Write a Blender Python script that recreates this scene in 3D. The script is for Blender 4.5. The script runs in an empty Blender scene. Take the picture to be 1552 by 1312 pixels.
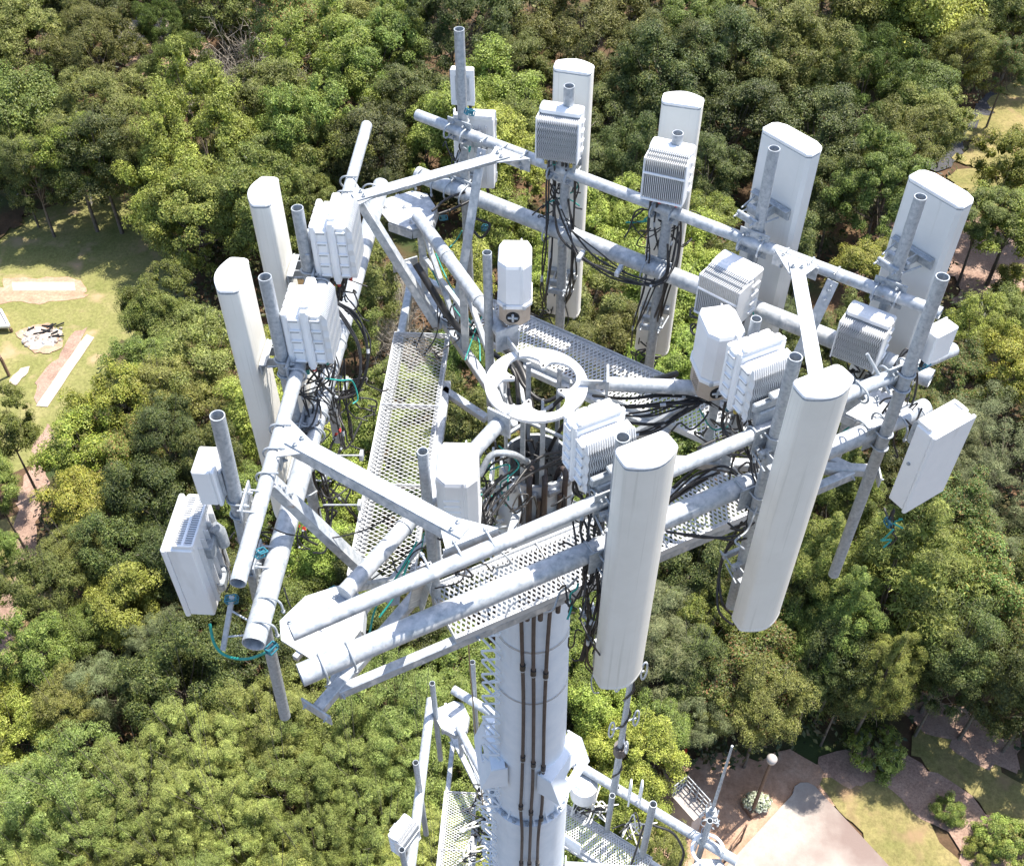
import bpy, math, random
import numpy as np
from mathutils import Vector, Matrix, noise
PI = math.pi
random.seed(7)
rng = np.random.default_rng(11)
sc = bpy.context.scene
COL = sc.collection

# ------------------------------------------------------------------ camera
CAM = np.array((0.1402, -4.639, 4.6012))
YAW, DEP, ROLL = math.radians(93.6244), math.radians(47.5764), math.radians(-0.189)
FPX = 1673.18          # focal length in pixels of a 1552 px wide frame
fw = np.array((math.cos(YAW)*math.cos(DEP), math.sin(YAW)*math.cos(DEP), -math.sin(DEP)))
r0 = np.array((math.sin(YAW), -math.cos(YAW), 0.0))
u0 = np.cross(r0, fw)
rt = math.cos(ROLL)*r0 + math.sin(ROLL)*u0
up = -math.sin(ROLL)*r0 + math.cos(ROLL)*u0
cd = bpy.data.cameras.new('camera')
cam = bpy.data.objects.new('camera', cd)
COL.objects.link(cam)
cd.sensor_fit = 'HORIZONTAL'
cd.sensor_width = 36
cd.lens = 36*FPX/1552
cd.clip_start = 0.1
cd.clip_end = 2000
cam.matrix_world = Matrix(((rt[0], up[0], -fw[0], CAM[0]), (rt[1], up[1], -fw[1], CAM[1]), (rt[2], up[2], -fw[2], CAM[2]), (0, 0, 0, 1)))
sc.camera = cam

# ------------------------------------------------------------------ light
SUN_EL, SUN_AZ = 66.0, 44.0     # azimuth counter-clockwise from +x
w = bpy.data.worlds.new('World')
sc.world = w
w.use_nodes = True
nt = w.node_tree
bg = nt.nodes['Background']
sky = nt.nodes.new('ShaderNodeTexSky')
sky.sky_type = 'NISHITA'
sky.sun_disc = False
sky.sun_elevation = math.radians(SUN_EL)
sky.sun_rotation = math.radians(90-SUN_AZ)
sky.air_density = 1.0
sky.dust_density = 1.5
sky.ozone_density = 1.0
nt.links.new(sky.outputs[0], bg.inputs[0])
bg.inputs[1].default_value = 0.15
sl = bpy.data.lights.new('sun', 'SUN')
sl.energy = 4.7
sl.angle = math.radians(0.53)
sl.color = (1.0, 0.94, 0.85)
sun = bpy.data.objects.new('sun', sl)
COL.objects.link(sun)
sd = Vector((math.cos(math.radians(SUN_AZ))*math.cos(math.radians(SUN_EL)), math.sin(math.radians(SUN_AZ))*math.cos(math.radians(SUN_EL)), math.sin(math.radians(SUN_EL))))
sun.rotation_euler = sd.to_track_quat('Z', 'Y').to_euler()
sun.location = (20, 20, 60)
sc.view_settings.view_transform = 'Standard'
sc.view_settings.look = 'None'
sc.view_settings.gamma = 1
sc.view_settings.use_curve_mapping = False
sc.view_settings.exposure = 1.0

# ------------------------------------------------------------------ helpers
G = 40.0      # the ground lies this far below the antenna platform

def ray(U, V):
    return fw*FPX + rt*(U-776) - up*(V-656)

def P(U, V, z):
    d = ray(U, V)
    return CAM + d*((z-CAM[2])/d[2])

def proj(q):
    d = np.array(q, float)-CAM
    zz = d@fw
    return 776+FPX*(d@rt)/zz, 656-FPX*(d@up)/zz

def tag(o, label=None, cat=None, group=None, kind=None):
    if label: o['label'] = label
    if cat: o['category'] = cat
    if group: o['group'] = group
    if kind: o['kind'] = kind
    return o

def empty(name, loc=(0, 0, 0), rz=0.0, rx=0.0, parent=None):
    o = bpy.data.objects.new(name, None)
    o.empty_display_size = 0.1
    COL.objects.link(o)
    o.location = Vector([float(c) for c in loc])
    o.rotation_euler = (rx, 0, rz)
    if parent: o.parent = parent
    return o

class MB:
    """collects faces, then links them as one mesh object"""
    def __init__(s):
        s.v = []; s.f = []; s.sm = []
    def add(s, vs, fs, smooth=False):
        b = len(s.v)
        s.v.extend([tuple(float(c) for c in p) for p in vs])
        s.f.extend([tuple(b+i for i in f) for f in fs])
        s.sm.extend([smooth]*len(fs))
    def box(s, c, size, c_=0.0, M=None):
        """box centred at c, chamfer c_"""
        hx, hy, hz = [q/2 for q in size]
        e = min(c_, hx*.95, hy*.95, hz*.95)
        if e <= 0:
            vs = [(x, y, z) for x in (-hx, hx) for y in (-hy, hy) for z in (-hz, hz)]
            fs = [(0, 1, 3, 2), (4, 6, 7, 5), (0, 4, 5, 1), (2, 3, 7, 6), (0, 2, 6, 4), (1, 5, 7, 3)]
        else:
            vs = []; idx = {}
            for sx in (-1, 1):
                for sy in (-1, 1):
                    for sz in (-1, 1):
                        for a in range(3):
                            p = [sx*(hx-e), sy*(hy-e), sz*(hz-e)]
                            p[a] = (sx, sy, sz)[a]*(hx, hy, hz)[a]
                            idx[(sx, sy, sz, a)] = len(vs); vs.append(tuple(p))
            fs = []
            for a in range(3):
                b, d = (a+1) % 3, (a+2) % 3
                for q in (-1, 1):
                    def k(sb, sd_):
                        t = [0, 0, 0]; t[a] = q; t[b] = sb; t[d] = sd_
                        return idx[(t[0], t[1], t[2], a)]
                    f = [k(-1, -1), k(1, -1), k(1, 1), k(-1, 1)]
                    fs.append(tuple(f if q > 0 else f[::-1]))
            for a in range(3):
                b, d = (a+1) % 3, (a+2) % 3
                for sb in (-1, 1):
                    for sd_ in (-1, 1):
                        def k(sa, m):
                            t = [0, 0, 0]; t[a] = sa; t[b] = sb; t[d] = sd_
                            return idx[(t[0], t[1], t[2], m)]
                        f = [k(-1, b), k(1, b), k(1, d), k(-1, d)]
                        fs.append(tuple(f if sb*sd_ < 0 else f[::-1]))
            for sx in (-1, 1):
                for sy in (-1, 1):
                    for sz in (-1, 1):
                        f = [idx[(sx, sy, sz, a)] for a in range(3)]
                        fs.append(tuple(f if sx*sy*sz > 0 else f[::-1]))
        out = []
        for p in vs:
            q = Vector(p)
            if M is not None: q = M @ q
            out.append((q[0]+c[0], q[1]+c[1], q[2]+c[2]))
        s.add(out, fs)
        return s
    def bar(s, a, b, wd, ht, c_=0.003, upv=(0, 0, 1)):
        """box bar from a to b, width wd (sideways), height ht"""
        a = Vector([float(x) for x in a]); b = Vector([float(x) for x in b])
        d = b-a; L = d.length; d.normalize()
        u_ = Vector(upv)
        side = d.cross(u_)
        if side.length < 1e-4: side = d.cross(Vector((1, 0, 0)))
        side.normalize(); u_ = side.cross(d)
        M = Matrix((d, side, u_)).transposed()
        s.box((a+b)/2, (L, wd, ht), c_, M)
        return s
    def tube(s, pts, r, n=12, caps=True, hollow=0.0, smooth=True):
        pts = [Vector([float(x) for x in p]) for p in pts]
        m = len(pts)
        rs = r if isinstance(r, (list, tuple)) else [r]*m
        t = [(pts[min(i+1, m-1)]-pts[max(i-1, 0)]).normalized() for i in range(m)]
        ref = Vector((0, 0, 1)) if abs(t[0].z) < 0.9 else Vector((1, 0, 0))
        nrm = t[0].cross(ref).normalized()
        rings = []
        for i in range(m):
            if i: 
                nrm = (nrm - t[i]*nrm.dot(t[i])).normalized()
            bn = t[i].cross(nrm)
            rings.append([pts[i]+(nrm*math.cos(2*PI*k/n)+bn*math.sin(2*PI*k/n))*rs[i] for k in range(n)])
        vs = [q for R in rings for q in R]
        fs = [(i*n+k, i*n+(k+1) % n, (i+1)*n+(k+1) % n, (i+1)*n+k) for i in range(m-1) for k in range(n)]
        s.add(vs, fs, smooth)
        for i, flip in ((0, True), (m-1, False)):
            if not caps: continue
            R = rings[i]
            if hollow > 0:
                inner = [pts[i]+(q-pts[i])*hollow for q in R]
                dv = t[i]*(1 if flip else -1)*rs[i]*2.5
                deep = [q+dv for q in inner]
                vs = R+inner+deep
                fs = [(k, (k+1) % n, n+(k+1) % n, n+k) for k in range(n)]
                fs += [(n+k, n+(k+1) % n, 2*n+(k+1) % n, 2*n+k) for k in range(n)]
                fs += [tuple(range(2*n, 3*n))]
                if flip: fs = [f[::-1] for f in fs]
                s.add(vs, fs)
            else:
                s.add(R, [tuple(range(n))[::-1] if flip else tuple(range(n))])
        return s
    def prism(s, prof, z0, z1, c_=0.0, M=None, smooth=False):
        """vertical prism over a closed counter-clockwise outline, chamfered top and bottom"""
        n = len(prof)
        cx = sum(p[0] for p in prof)/n; cy = sum(p[1] for p in prof)/n
        def ring(k, z):
            R = []
            for (x, y) in prof:
                d = math.hypot(x-cx, y-cy) or 1
                q = max(0.0, d-k)/d
                R.append(Vector((cx+(x-cx)*q, cy+(y-cy)*q, z)))
            return R
        lv = [ring(0, z0), ring(0, z1)] if c_ <= 0 else [ring(c_, z0), ring(0, z0+c_), ring(0, z1-c_), ring(c_*.3, z1-c_*.3), ring(c_, z1)]
        vs = [q for R in lv for q in R]
        if M is not None: vs = [M @ q for q in vs]
        m = len(lv)
        fs = [(i*n+k, i*n+(k+1) % n, (i+1)*n+(k+1) % n, (i+1)*n+k) for i in range(m-1) for k in range(n)]
        s.add(vs, fs, smooth)
        s.add(vs[-n:], [tuple(range(n))])
        s.add(vs[:n], [tuple(range(n))[::-1]])
        return s
    def plate(s, pts, th, nrm=None):
        """flat plate over a 3-D polygon"""
        p = [Vector([float(x) for x in q]) for q in pts]
        n_ = Vector(nrm) if nrm else (p[1]-p[0]).cross(p[2]-p[0]).normalized()
        n = len(p)
        vs = [q+n_*th/2 for q in p]+[q-n_*th/2 for q in p]
        s.add(vs, [tuple(range(n)), tuple(range(n, 2*n))[::-1]]+[(k+n, (k+1) % n+n, (k+1) % n, k) for k in range(n)])
        return s
    def bolt(s, p, d, r=0.009, h=0.012):
        p = Vector([float(x) for x in p]); d = Vector([float(x) for x in d]).normalized()
        s.tube([p, p+d*h], r, 6, smooth=False)
        s.tube([p+d*h, p+d*(h+.012)], r*.5, 6, smooth=False)
        return s
    def mesh(s, name, mat):
        me = bpy.data.meshes.new(name)
        me.from_pydata(s.v, [], s.f)
        me.polygons.foreach_set('use_smooth', s.sm)
        me.materials.append(mat)
        me.update()
        return me
    def build(s, name, mat, parent=None, loc=None, rz=None, kind=None):
        o = bpy.data.objects.new(name, s.mesh(name, mat))
        COL.objects.link(o)
        if parent: o.parent = parent
        if loc is not None: o.location = Vector([float(c) for c in loc])
        if rz is not None: o.rotation_euler = (0, 0, rz)
        if kind: o['kind'] = kind
        return o

def children(o):
    return [c for c in list(COL.objects) if c.parent == o]
def copy_tree(o, parent=None):
    c = o.copy(); COL.objects.link(c)
    if parent: c.parent = parent
    for ch in children(o): copy_tree(ch, c)
    return c

# ------------------------------------------------------------------ materials
def mat(name, col, rough=0.6, metal=0.0, spec=0.5):
    m = bpy.data.materials.new(name); m.use_nodes = True
    b = m.node_tree.nodes['Principled BSDF']
    b.inputs['Base Color'].default_value = (*col, 1)
    b.inputs['Roughness'].default_value = rough
    b.inputs['Metallic'].default_value = metal
    b.inputs['Specular IOR Level'].default_value = spec
    return m
def N(m, t, **kw):
    n = m.node_tree.nodes.new(t)
    for k, v in kw.items():
        if k.startswith('i_'): n.inputs[k[2:].replace('_', ' ')].default_value = v
        else: setattr(n, k, v)
    return n
def L(m, a, b): m.node_tree.links.new(a, b)
def ramp(m, stops, fac):
    r = N(m, 'ShaderNodeValToRGB')
    while len(r.color_ramp.elements) < len(stops): r.color_ramp.elements.new(0.5)
    for e, (p, c) in zip(r.color_ramp.elements, stops):
        e.position = p; e.color = (*c, 1) if len(c) == 3 else c
    L(m, fac, r.inputs[0])
    return r
def pbsdf(m): return m.node_tree.nodes['Principled BSDF']
def bump(m, fac, dist, strength=1.0):
    b = N(m, 'ShaderNodeBump'); b.inputs['Distance'].default_value = dist; b.inputs['Strength'].default_value = strength
    L(m, fac, b.inputs['Height']); L(m, b.outputs[0], pbsdf(m).inputs['Normal'])
    return b
def coords(m, scale=(1, 1, 1), world=False):
    """object-space coordinates; world=True takes the shading position"""
    if world:
        g = N(m, 'ShaderNodeNewGeometry'); src = g.outputs['Position']
    else:
        g = N(m, 'ShaderNodeTexCoord'); src = g.outputs['Object']
    mp = N(m, 'ShaderNodeMapping'); mp.inputs['Scale'].default_value = scale
    L(m, src, mp.inputs[0])
    return mp.outputs[0]
def mixc(m, a, b, fac, blend='MIX'):
    x = N(m, 'ShaderNodeMix', data_type='RGBA', blend_type=blend)
    for s_, v in ((6, a), (7, b)):
        if isinstance(v, tuple): x.inputs[s_].default_value = (*v, 1)
        else: L(m, v, x.inputs[s_])
    if isinstance(fac, float): x.inputs[0].default_value = fac
    else: L(m, fac, x.inputs[0])
    return x.outputs[2]

def mottled(name, stops, rough, scale=30, metal=0.0, bumpd=0.0, streak=None, spec=0.5):
    m = mat(name, stops[0][1], rough, metal, spec)
    c = coords(m, (1, 1, 1), True)
    n1 = N(m, 'ShaderNodeTexNoise'); n1.inputs['Scale'].default_value = scale; n1.inputs['Detail'].default_value = 6; n1.inputs['Roughness'].default_value = .65
    L(m, c, n1.inputs[0])
    r = ramp(m, stops, n1.outputs[0])
    out = r.outputs[0]
    if streak:
        c2 = coords(m, streak[0], True)
        n2 = N(m, 'ShaderNodeTexNoise'); n2.inputs['Scale'].default_value = 1; n2.inputs['Detail'].default_value = 4
        L(m, c2, n2.inputs[0])
        r2 = ramp(m, [(streak[2], (0, 0, 0)), (streak[3], (1, 1, 1))], n2.outputs[0])
        out = mixc(m, out, streak[1], r2.outputs[0])
    L(m, out, pbsdf(m).inputs['Base Color'])
    if bumpd: bump(m, n1.outputs[0], bumpd, .5)
    return m

M_ = {}
M_['galv'] = mottled('galvanized_steel', [(0.32, (.28, .315, .35)), (.48, (.42, .45, .48)), (.68, (.54, .56, .585))], .5, 24, .2, .0005, ((14, 14, 9), (.68, .68, .68), .57, .68))
def rust(m, th0, th1, scale):
    src = pbsdf(m).inputs['Base Color'].links[0].from_socket
    c = coords(m, (scale, scale, scale), True)
    n1 = N(m, 'ShaderNodeTexNoise'); n1.inputs['Scale'].default_value = 1; n1.inputs['Detail'].default_value = 5
    L(m, c, n1.inputs[0])
    r = ramp(m, [(th0, (0, 0, 0)), (th1, (1, 1, 1))], n1.outputs[0])
    L(m, mixc(m, src, (.30, .19, .12), r.outputs[0]), pbsdf(m).inputs['Base Color'])
rust(M_['galv'], .69, .80, 16)
M_['galvd'] = mottled('weathered_galvanized_steel', [(0.32, (.25, .28, .31)), (.5, (.36, .39, .42)), (.7, (.48, .50, .52))], .5, 45, .2, .0004)
M_['tower'] = mottled('painted_tower_steel', [(0.3, (.64, .69, .75)), (.5, (.70, .74, .79)), (.7, (.75, .78, .82))], .55, 6, .0, .0003, ((6, 6, .8), (.56, .59, .63), .60, .78))
M_['white'] = mottled('white_powder_coat', [(0.3, (.79, .80, .81)), (.6, (.83, .835, .84)), (.8, (.85, .85, .85))], .42, 10, 0, 0, ((8, 8, 2), (.62, .615, .60), .58, .80))
M_['radome'] = mottled('radome_plastic', [(0.35, (.76, .74, .68)), (.6, (.80, .78, .72)), (.8, (.82, .805, .75))], .5, 5, 0, 0, ((60, 60, 1.3), (.62, .61, .55), .57, .82))
M_['radomeb'] = mottled('radome_back_shell', [(0.35, (.66, .67, .66)), (.7, (.72, .72, .71))], .5, 5, 0, 0, ((26, 26, 1.2), (.56, .56, .53), .62, .8))
M_['fin'] = mottled('cast_aluminium', [(0.3, (.62, .64, .66)), (.7, (.72, .73, .74))], .45, 25, .15)
M_['grate'] = mottled('expanded_metal', [(0.3, (.50, .52, .54)), (.7, (.68, .69, .70))], .5, 15, .15)
M_['tan'] = mottled('tan_plastic', [(0.3, (.44, .35, .27)), (.7, (.52, .43, .34))], .6, 20)
M_['black'] = mottled('black_cable_jacket', [(0.3, (.012, .012, .014)), (.7, (.035, .034, .034))], .42, 30)
M_['brown'] = mottled('brown_coax_jacket', [(0.3, (.045, .034, .032)), (.7, (.10, .078, .072))], .5, 12)
M_['hole'] = mat('dark_opening', (.01, .011, .013), .8)
M_['teal'] = mottled('teal_ground_wire', [(0.3, (.01, .24, .20)), (.7, (.03, .34, .29))], .5, 20)
M_['blue'] = mottled('blue_snap_clip', [(0.3, (.015, .13, .19)), (.7, (.04, .21, .28))], .5, 20)
M_['red'] = mottled('red_marking_tape', [(0.3, (.55, .035, .02)), (.7, (.70, .07, .04))], .5, 20)
M_['yellow'] = mottled('yellow_marking_tape', [(0.3, (.65, .50, .08)), (.7, (.75, .6, .15))], .5, 20)
M_['rope'] = mottled('hemp_rope', [(0.3, (.28, .20, .10)), (.7, (.40, .30, .17))], .8, 60)
M_['concrete'] = mottled('concrete', [(0.3, (.42, .37, .33)), (.5, (.50, .45, .41)), (.7, (.56, .52, .47))], .85, .9, 0, 0)
M_['wood'] = mottled('weathered_wood', [(0.3, (.12, .075, .05)), (.7, (.20, .13, .09))], .8, 8)
from mathutils.geometry import delaunay_2d_cdt

# ================================================================== THE GROUND
def jag(poly, amp=0.35, step=0.8, seed=0):
    out = []
    if amp > .06:
        sm = []; m_ = len(poly)
        for i in range(m_):
            p0, p1, p2, p3 = [np.array(poly[(i+q) % m_]) for q in (-1, 0, 1, 2)]
            for j in range(4):
                t = j/4; sm.append(tuple(.5*((2*p1)+(p2-p0)*t+(2*p0-5*p1+4*p2-p3)*t*t+(3*p1-p0-3*p2+p3)*t**3)))
        poly = sm; step = min(step, .35)
    n = len(poly)
    for i in range(n):
        a = Vector(poly[i]); b = Vector(poly[(i+1) % n])
        k = max(1, int((b-a).length/step))
        for j in range(k):
            q = a.lerp(b, j/k)
            if amp:
                q = q + Vector((noise.noise(Vector((q.x*.6, q.y*.6, seed))), noise.noise(Vector((q.x*.6, q.y*.6, seed+9.3)))))*amp*2 + Vector((noise.noise(Vector((q.x*2.3, q.y*2.3, seed+3))), noise.noise(Vector((q.x*2.3, q.y*2.3, seed+12.3)))))*amp*1.1
            out.append((q.x, q.y))
    return out
def gp(px): return [tuple(P(u_, v_, -G)[:2]) for u_, v_ in px]

def groundmat(name, stops, scale=.6, rough=.9, spots=None, fine=(6, .35)):
    m = mat(name, stops[0][1], rough, 0, .15)
    c = coords(m, (1, 1, 1), True)
    n1 = N(m, 'ShaderNodeTexNoise'); n1.inputs['Scale'].default_value = scale; n1.inputs['Detail'].default_value = 8; n1.inputs['Roughness'].default_value = .7
    L(m, c, n1.inputs[0])
    out = ramp(m, stops, n1.outputs[0]).outputs[0]
    n2 = N(m, 'ShaderNodeTexNoise'); n2.inputs['Scale'].default_value = fine[0]; n2.inputs['Detail'].default_value = 6; n2.inputs['Roughness'].default_value = .8
    L(m, c, n2.inputs[0])
    lo = 1-fine[1]
    r2 = ramp(m, [(.3, (lo, lo, lo)), (.7, (1.15, 1.15, 1.15))], n2.outputs[0])
    out = mixc(m, out, r2.outputs[0], 1.0, 'MULTIPLY')
    if spots:
        n3 = N(m, 'ShaderNodeTexNoise'); n3.inputs['Scale'].default_value = spots[0]; n3.inputs['Detail'].default_value = 5
        L(m, c, n3.inputs[0])
        r3 = ramp(m, [(spots[2], (0, 0, 0)), (spots[3], (1, 1, 1))], n3.outputs[0])
        out = mixc(m, out, spots[1], r3.outputs[0])
    L(m, out, pbsdf(m).inputs['Base Color'])
    bump(m, n2.outputs[0], .03, .6)
    return m
gm_base = groundmat('leaf_litter', [(.3, (.055, .045, .025)), (.5, (.12, .075, .045)), (.7, (.20, .12, .07))], .5, spots=(.25, (.05, .07, .025), .5, .62))
gm_lawn = groundmat('lawn_grass', [(.3, (.18, .195, .06)), (.5, (.25, .245, .09)), (.72, (.34, .30, .14))], .35, spots=(.6, (.36, .27, .16), .56, .72), fine=(5, .5))
gm_dry = groundmat('dry_grass', [(.3, (.18, .18, .06)), (.5, (.27, .235, .095)), (.72, (.37, .29, .14))], .4, spots=(.5, (.28, .19, .11), .58, .72), fine=(5, .5))
gm_dirt = groundmat('orange_dirt', [(.3, (.32, .20, .13)), (.5, (.45, .29, .20)), (.72, (.54, .39, .29))], .8)
gm_pink = groundmat('pine_straw_mulch', [(.3, (.25, .16, .125)), (.5, (.38, .26, .20)), (.72, (.47, .34, .27))], .7, fine=(9, .5))
gm_pale = groundmat('pale_sand_path', [(.3, (.42, .33, .27)), (.5, (.52, .43, .36)), (.72, (.58, .50, .43))], 1.2, fine=(9, .2))
gm_pad = groundmat('concrete_pad_surface', [(.3, (.31, .275, .24)), (.5, (.40, .36, .32)), (.72, (.45, .41, .365))], .12, fine=(3, .12), spots=(.16, (.23, .175, .155), .52, .64))
gm_road = groundmat('road_asphalt', [(.3, (.06, .06, .065)), (.7, (.10, .10, .11))], .8)
gm_rock = groundmat('gravel_and_rubble', [(.3, (.2, .18, .16)), (.5, (.42, .38, .34)), (.7, (.55, .5, .45))], 3.5, fine=(9, .5))

def sheet(name, poly, z, m, kind='structure'):
    vo, _e, fo, _a, _b, _c = delaunay_2d_cdt([Vector(p) for p in poly], [], [list(range(len(poly)))], 1, 1e-4)
    mb = MB(); mb.add([(p.x, p.y, z) for p in vo], [tuple(f) for f in fo])
    me = mb.mesh(name, m)
    o = bpy.data.objects.new(name, me); COL.objects.link(o)
    # face up
    if me.polygons[0].normal.z < 0: me.flip_normals()
    o['kind'] = kind
    return o
mb = MB(); mb.add([(-900, -900, -G), (900, -900, -G), (900, 900, -G), (-900, 900, -G)], [(0, 1, 2, 3)])
mb.build('ground', gm_base, kind='structure')
lv = [0.006]
def lay(name, px, m, amp=.35, seed=1, step=.8):
    z = -G+lv[0]; lv[0] += .006
    return sheet(name, jag(gp(px), amp, step, seed), z, m)
# left clearing
lay('lawn', [(-260, 330), (0, 335), (90, 300), (190, 300), (262, 380), (270, 450), (215, 500), (165, 560), (130, 650), (60, 690), (-40, 700), (-300, 620)], gm_lawn, .6, 2)
lay('lawn', [(-60, 880), (30, 780), (75, 850), (50, 960), (30, 1100), (-80, 1150)], gm_dry, .5, 3)
lay('dirt_path', [(56, 655), (78, 650), (70, 720), (52, 800), (58, 860), (30, 900), (22, 960), (-30, 1010), (-40, 930), (15, 880), (20, 800), (38, 730)], gm_pink, .35, 4)
lay('worn_dirt', [(-30, 442), (30, 436), (122, 440), (112, 455), (20, 460), (-30, 466)], gm_dirt, .25, 5, .5)
lay('worn_dirt', [(5, 432), (14, 422), (70, 418), (124, 424), (122, 446), (10, 447)], gm_dirt, .2, 5, .5)
lay('concrete_path', [(18, 428), (113, 428), (115, 441), (20, 441)], gm_pale, 0)
lay('worn_dirt', [(118, 505), (133, 500), (100, 560), (70, 605), (52, 600), (62, 570), (90, 545)], gm_pink, .3, 6, .5)
lay('concrete_path', [(130, 508), (142, 513), (73, 617), (55, 616)], gm_pale, .05, 1)
lay('worn_dirt', [(20, 577), (32, 562), (46, 558), (44, 566), (28, 580)], gm_pale, .2, 8, .4)
lay('worn_dirt', [(30, 512), (42, 499), (66, 494), (88, 500), (96, 514), (90, 526), (66, 537), (42, 530)], gm_dirt, .25, 9, .4)
lay('fire_pit_sand', [(34, 513), (38, 506), (48, 501), (62, 499), (76, 500), (87, 505), (91, 513), (87, 521), (76, 527), (62, 531), (47, 528), (37, 521)], gm_pale, .3, 10, .3)
# right clearing at the foot of the tower
lay('bare_soil', [(985, 1180), (1040, 1150), (1140, 1160), (1215, 1150), (1270, 1160), (1330, 1180), (1300, 1225), (1250, 1215), (1180, 1280), (1120, 1420), (940, 1420), (960, 1260)], gm_dirt, .45, 11)
lay('bare_soil', [(1240, 1135), (1330, 1140), (1345, 1172), (1318, 1190), (1285, 1205), (1240, 1190)], gm_pink, .4, 12)
lay('lawn', [(1243, 1196), (1290, 1205), (1330, 1180), (1385, 1225), (1440, 1290), (1530, 1420), (1420, 1430), (1340, 1312)], gm_dry, .25, 13)
lay('lawn', [(1385, 1070), (1440, 1110), (1552, 1180), (1700, 1260), (1700, 1420), (1590, 1350), (1500, 1240), (1430, 1180), (1375, 1130)], gm_dry, .4, 14)
lay('mulch_path', [(1330, 1175), (1350, 1140), (1385, 1150), (1425, 1183), (1500, 1238), (1600, 1345), (1650, 1420), (1520, 1420), (1450, 1280), (1392, 1228)], gm_pink, .3, 15)
lay('bare_soil', [(1380, 1045), (1400, 1050), (1470, 1085), (1552, 1140), (1552, 1180), (1470, 1140), (1420, 1120), (1382, 1100)], gm_pink, .5, 16)
# the paved pad with the rounded tip
tipc = P(1219, 1206, -G); e1 = P(1202, 1204, -G); 
pad = [(1085, 1330), (1140, 1270), (1200, 1205), (1203, 1193), (1212, 1187), (1224, 1187), (1234, 1192), (1241, 1200), (1345, 1312), (1440, 1430), (1050, 1450)]
z = -G+.16
pp = gp(pad)
mbp = MB(); n_ = len(pp)
ar = sum(pp[i][0]*pp[(i+1) % n_][1]-pp[(i+1) % n_][0]*pp[i][1] for i in range(n_))
if ar < 0: pp = pp[::-1]
mbp.prism(pp, -G-.1, z, .03)
o = mbp.build('pavement', gm_pad, kind='structure')
# saw-cut joints of the pad are recessed dark lines
for a_, b_ in (((1170, 1245), (1290, 1330)), ((1239, 1200), (1120, 1330))):
    pass
# top right clearing
lay('road', [(1400, 245), (1440, 215), (1470, 175), (1500, 140), (1520, 160), (1480, 200), (1455, 235), (1425, 262)], gm_road, .3, 17)
lay('dry_clearing', [(1410, 330), (1450, 250), (1480, 205), (1500, 160), (1560, 120), (1720, 110), (1760, 330), (1552, 330), (1500, 310), (1470, 330), (1440, 300)], gm_dry, .8, 18)
lay('dirt_path', [(1290, 420), (1320, 385), (1350, 330), (1380, 330), (1372, 365), (1340, 395), (1310, 430)], gm_pink, .5, 19)
lay('bare_soil', [(1420, 330), (1490, 340), (1552, 380), (1640, 400), (1640, 470), (1540, 460), (1500, 480), (1440, 440)], gm_pink, .8, 20)
lay('bare_soil', [(1180, 395), (1290, 400), (1330, 470), (1320, 560), (1200, 560), (1150, 470)], gm_base, .8, 21)
lay('bare_soil', [(560, 330), (640, 330), (650, 400), (600, 420), (550, 400)], gm_base, .8, 26)
# top left clearing seen between the trunks
lay('road', [(170, 60), (180, 30), (300, 20), (320, 60), (250, 75), (190, 90)], gm_pale, .8, 22)
lay('bare_soil', [(190, 85), (290, 60), (330, 90), (300, 120), (200, 120)], gm_dirt, .9, 23)
lay('bare_soil', [(-60, 200), (40, 290), (30, 345), (-60, 350)], gm_base, .6, 24)

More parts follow.
